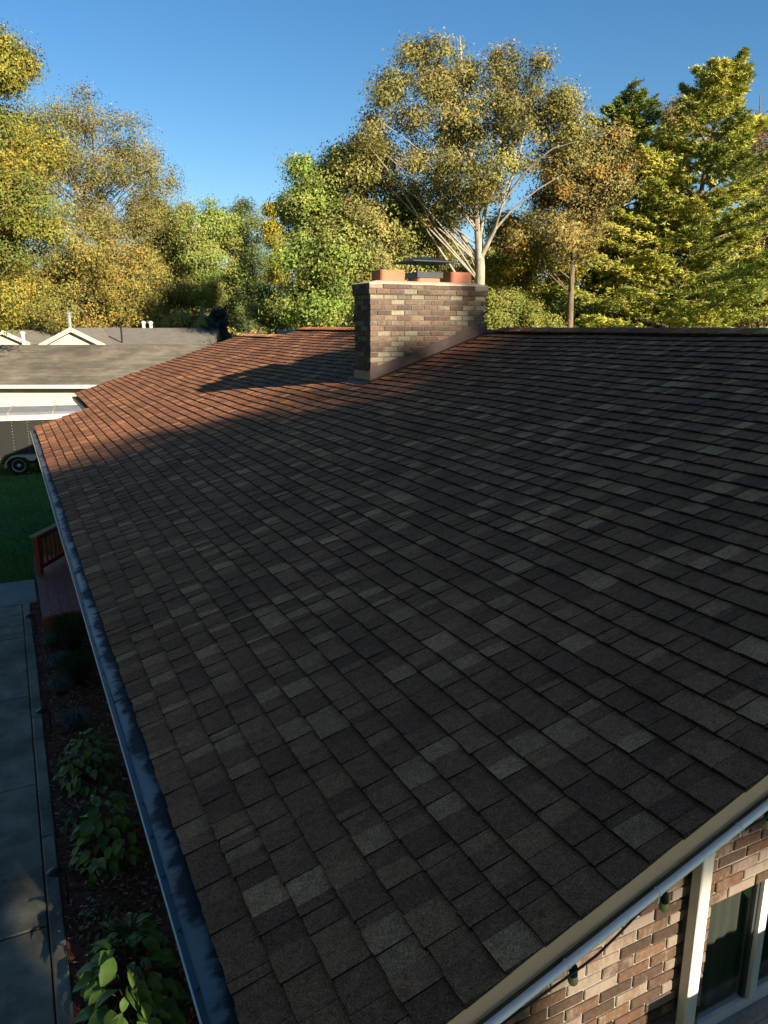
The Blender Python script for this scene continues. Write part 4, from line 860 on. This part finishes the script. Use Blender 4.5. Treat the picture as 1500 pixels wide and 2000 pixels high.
deciduous('rusty_tree', 'tan orange tree left of the dark pine', gpt(1115, 42), [lob(1110, 330, 66, 56, 42), lob(1150, 300, 50, 40, 42), lob(1120, 400, 78, 62, 42, 1), lob(1170, 360, 50, 60, 42), lob(1090, 470, 80, 50, 42)], TAN + [(.36, .20, .05)], 70680, 0.112, (.45, .95), gap=.1, tr=.25, nbr=120, group=TG)
deciduous('rusty_tree', 'tan and reddish tree at the right frame edge behind the bright pine', gpt(1500, 60), [lob(1490, 300, 60, 62, 60), lob(1520, 400, 80, 90, 60), lob(1490, 500, 60, 80, 60), lob(1350, 230, 48, 50, 60, 1), lob(1500, 600, 70, 50, 60)], TAN + [(.30, .13, .06)], 70680, 0.128, (.5, 1.0), tr=.25, group=TG)
deciduous('green_bush', 'leafy green bush at the foot of the olive trees', gpt(365, 56), [lob(365, 632, 40, 18, 56), lob(335, 636, 26, 14, 56)], OLV, 20614, 0.102, (.3, .6), tr=.08, nbr=15, group='bushes under the trees', satellites=False)
deciduous('golden_bush', 'golden green bush right of the chimney at ridge height', gpt(985, 42), [lob(985, 610, 48, 38, 42), lob(1030, 625, 45, 25, 42)], YEL[1:3] + OLV[:2], 29450, 0.092, (.3, .65), tr=.08, nbr=15, group='bushes under the trees')
deciduous('green_bush', 'dark green bush below the dark pine', gpt(1120, 46), [lob(1110, 600, 66, 42, 46), lob(1180, 620, 50, 30, 46, 1), lob(1060, 610, 40, 36, 46)], DRK + OLV[:2], 41230, 0.102, (.35, .7), tr=.1, nbr=15, group='bushes under the trees')

def pine(name, label, base, top, half, pal, nwh, first, tr, group, seed, fill=1.0, size=.34, ex=.85, drop=0.0):
    r_ = np.random.default_rng(seed); base = np.asarray(base, float); top = np.asarray(top, float); root = empty(name, base, label, 'tree', group)
    axis = top - base; H = axis[2]; tb = MB()
    def ax(t): return base + axis * t + np.array((.25 * math.sin(6 * t), .2 * math.sin(5 * t + 1), 0)) * math.sin(math.pi * t)
    tb.tube([ax(t) for t in np.linspace(0, 1, 14)], [tr * (1 - .95 * t) + .02 for t in np.linspace(0, 1, 14)], 8)
    A, D, Cc = [], [], []; pal = np.array(pal)
    for k in range(nwh):
        t = first + (1 - first) * (k + r_.uniform(-.3, .3)) / nwh; t = min(max(t, .02), .985)
        prof = (1 - t) ** ex * (1.12 if t > .3 else (.75 + 1.25 * t)); m = int(r_.integers(5, 8)); ph = r_.uniform(0, 6.28)
        for j in range(m):
            if t > .55 and r_.random() < drop: continue
            a = ph + j * 2 * math.pi / m + r_.uniform(-.3, .3); L = half * prof * r_.uniform(.45, 1.3) + .22; s = ax(t); up = .55 * t + r_.uniform(-.06, .14) + (.25 if t > .8 else 0)
            dv = np.array((math.cos(a), math.sin(a), 0)); p1 = s + dv * L * .5 + U * L * (.5 * up - .03); p2 = s + dv * L + U * L * up
            tb.tube([s, p1, p2], [.012 * L + .015, .008 * L + .01, .006], 5, cap=False)
            n = int((5 + L * 7) * fill); sd_ = np.cross(dv, U)
            f = .28 + .72 * r_.random(n) ** .8; lat = r_.normal(0, 1, n) * .30 * L * (1.2 - f) + r_.normal(0, .10, n)
            c = s + (p1 - s) * np.minimum(f * 2, 1)[:, None] + (p2 - p1) * np.maximum(f * 2 - 1, 0)[:, None] + lat[:, None] * sd_ + np.c_[np.zeros(n), np.zeros(n), r_.normal(.02, .045, n) - .10 * np.abs(lat)]
            bc = pal[r_.integers(len(pal))] * r_.uniform(.8, 1.2)
            for q in range(n):
                nb_ = 15; dirs = r_.normal(0, 1, (nb_, 3)) * (1, 1, .45) + dv * 1.1 + U * .25; dirs /= np.linalg.norm(dirs, axis=1)[:, None]
                A.append(np.repeat(c[q][None], nb_, 0) + r_.normal(0, .05, (nb_, 3))); D.append(dirs); Cc.append(np.repeat((bc * r_.uniform(.8, 1.2))[None], nb_, 0) * r_.uniform(.75, 1.25, (nb_, 1)))
    A, D, Cc = np.concatenate(A), np.concatenate(D), np.concatenate(Cc); n = len(A); s = np.cross(D, r_.normal(0, 1, (n, 3))); s /= np.linalg.norm(s, axis=1)[:, None]
    L = (size * r_.uniform(.6, 1.2, n))[:, None]; w = .032
    V = np.stack([A - s * w, A + s * w, A + D * L], 1).reshape(-1, 3); build_np(V, np.arange(3 * n).reshape(n, 3), np.c_[Cc, np.zeros(n)], 'crown', M['needle'], root, loc=base, k=3)
    build(tb, 'trunk', M['bark'], root, loc=base, smooth=True, recalc=False)
k52, k42 = 54 / FPX, 43 / FPX
pine('pine_tree', 'dark green pine with flat topped crown left of the bright pine', gpt(1192, 50), at(1232, 178, 50), 140 * 50 / FPX, [(.14, .19, .04), (.18, .22, .045), (.11, .155, .04), (.22, .25, .05)], 24, .14, .30, 'tall pines behind the roof', 3, 2.4, .27, .66, .12)
pine('pine_tree', 'bright yellow green pine, pointed and leaning, at the right', gpt(1290, 48), at(1425, 118, 49.5), 250 * 48 / FPX, [(.35, .35, .065), (.29, .31, .06), (.41, .38, .07), (.22, .25, .055)], 27, .08, .27, 'tall pines behind the roof', 5, 3.4, .25, .80, .0)
pine('pine_tree', 'mid green pine filling the gap between the dark and the bright pine', gpt(1325, 60), at(1305, 235, 60), 120 * 60 / FPX, [(.17, .20, .045), (.21, .23, .05), (.14, .17, .045)], 34, .1, .26, 'tall pines behind the roof', 12, 1.5, .31)
pine('blue_spruce', 'small blue grey spruce at the end of the neighbour roof', gpt(426, 48), at(426, 610, 48), 46 * 48 / FPX, [(.06, .085, .085), (.045, .065, .07), (.085, .11, .11)], 34, .03, .09, 'small conifers', 8, 1.3, .17)
# far wood behind everything
n = 60000; az = rng.uniform(-250, 1750, n)
top = 545 + 40 * np.sin(az * .011 + 1) + 28 * np.sin(az * .037) + 14 * np.sin(az * .09); vv = top + (680 - top) * rng.random(n) ** .9
dist = rng.uniform(84, 96, n); Pw = np.array([at(u, v, d) for u, v, d in zip(az, vv, dist)]); Pw = Pw[Pw[:, 2] > .1]
cc = np.array(OLV + OLV + DRK)[rng.integers(0, 12, len(Pw))] * rng.uniform(.7, 1.3, (len(Pw), 1))
V, F, CC = leaves_mesh(Pw, np.tile(-hf, (len(Pw), 1)), .75, cc, 1.3); tag(build_np(V, F, CC, 'treeline', M['leaf'], k=3), 'far olive wood filling the gaps low behind the trees', 'wood', kind='stuff')

# ------------------------------------------------------------------ unseen: trees inferred from the roof's shade, plus added trees and fence
rng = np.random.default_rng(91)
SH = [tuple(v * .6 for v in q) for q in OLV]; SG = 'big trees behind the viewpoint that shade the roof'
deciduous('shade_tree', 'big olive shade tree south of the house, tallest of the shade trees', (13.6, -25.4, 0), [((9.5, -25, 15.3), (3.2, 3, 1.7)), ((12.4, -25.5, 15.1), (3.2, 3, 1.7)), ((15.2, -25, 15.2), (2.8, 3, 1.8))], SH, 7600, 0.46, (.6, 1.0), tr=.4, group=SG, satellites=False, trunk_pts=[(13.6, -25.4, z) for z in (0, 3, 13.6, 14.2, 15, 15.8, 16.5)], nbr=40, steep=(.0, .1))
deciduous('shade_tree', 'flat crowned olive shade tree between the other shade trees', (14.6, -27, 0), [((9.0, -26, 14.1), (2.6, 1.6, .5)), ((11.5, -26, 14.1), (2.6, 1.6, .5)), ((13.8, -26, 14.2), (2.6, 1.6, .6)), ((10.2, -24.5, 14.15), (3.4, 1.4, .5))], SH, 10500, 0.39, (.35, .6), tr=.3, nbr=12, group=SG, satellites=False, trunk_pts=[(14.6, -27, z) for z in (0, 3, 13.8, 14.0, 14.3)], steep=(.0, .1))
deciduous('shade_tree', 'broad olive shade tree south of the house, nearest the drive', (18.5, -26, 0), [((18.5, -26, 16.0), (3.2, 3, 3.2)), ((20.5, -25, 13.5), (3, 3, 3)), ((16.5, -26, 14.6), (2.5, 3, 2)), ((17.5, -24, 15.2), (2.5, 2.5, 2.4))], SH, 15000, 0.57, (.6, 1.1), tr=.4, group=SG, satellites=False, steep=(.0, .1))
deciduous('shade_tree', 'dense olive shade tree south of the walkway', (6, -25, 0), [((6.0, -25, 14.5), (3.4, 3, 3.6)), ((6.6, -24.5, 12.4), (1.7, 2.6, 2.6)), ((4.2, -25, 11.5), (3.4, 3, 3.4)), ((7.2, -25, 11.1), (1.2, 2.4, 1.7))], SH, 24000, 0.57, (.6, 1.0), tr=.4, group=SG, satellites=False, nbr=20, steep=(.0, .1))
for i, (x, y, h, r) in enumerate(((-15, -5, 21, 5), (-16, 5, 22, 5), (-17, 15, 21, 5), (-13, -15, 22, 5.5), (-4, -19, 20, 5), (-21, 24, 20, 5), (-8, -9, 17, 3.6))):  # ring of unseen trees added to block sky light from the roof
    deciduous('added_yard_tree', ('tall added tree, out of view due west of the near gable', 'tall added tree, out of view west of the garden walk', 'tall added tree, out of view west of the red deck', 'tall added tree, out of view to the south west', 'tall added tree, unseen straight behind the viewpoint', 'tall added tree, out of view west of the trailer', 'slender added tree, unseen closest behind the viewpoint')[i], (x, y, 0), [((x, y, h * .55), (r, r, h * .34)), ((x + 1.5, y + 1, h * .72), (r * .7, r * .7, h * .26)), ((x - 1, y - 1.5, h * .4), (r * .8, r * .8, h * .25))], SH, 7000, .8, (.9, 1.6), tr=.4, nbr=25, group='unseen trees added to cut the sky light on the roof')
fence = empty('added_shade_fence', (3.4, 0.35, 0), 'weathered board fence added out of view to shade the lower gable wall', 'fence')  # unseen fence, added to cast the low shadow on the gable wall
for k in range(17):
    x = 2.7 + k * .15; mb = MB(); mb.box((x, .35, .03), (x + .144, .37, (2.03 if x > 2.9 else 1.88) + random.uniform(-.01, .01))); build(mb, 'fence_board', M['fence'], fence)
mb = MB()
for zz in (.4, 1.5): mb.box((2.7, .371, zz), (5.2, .41, zz + .09))
build(mb, 'rail', M['fence'], fence)
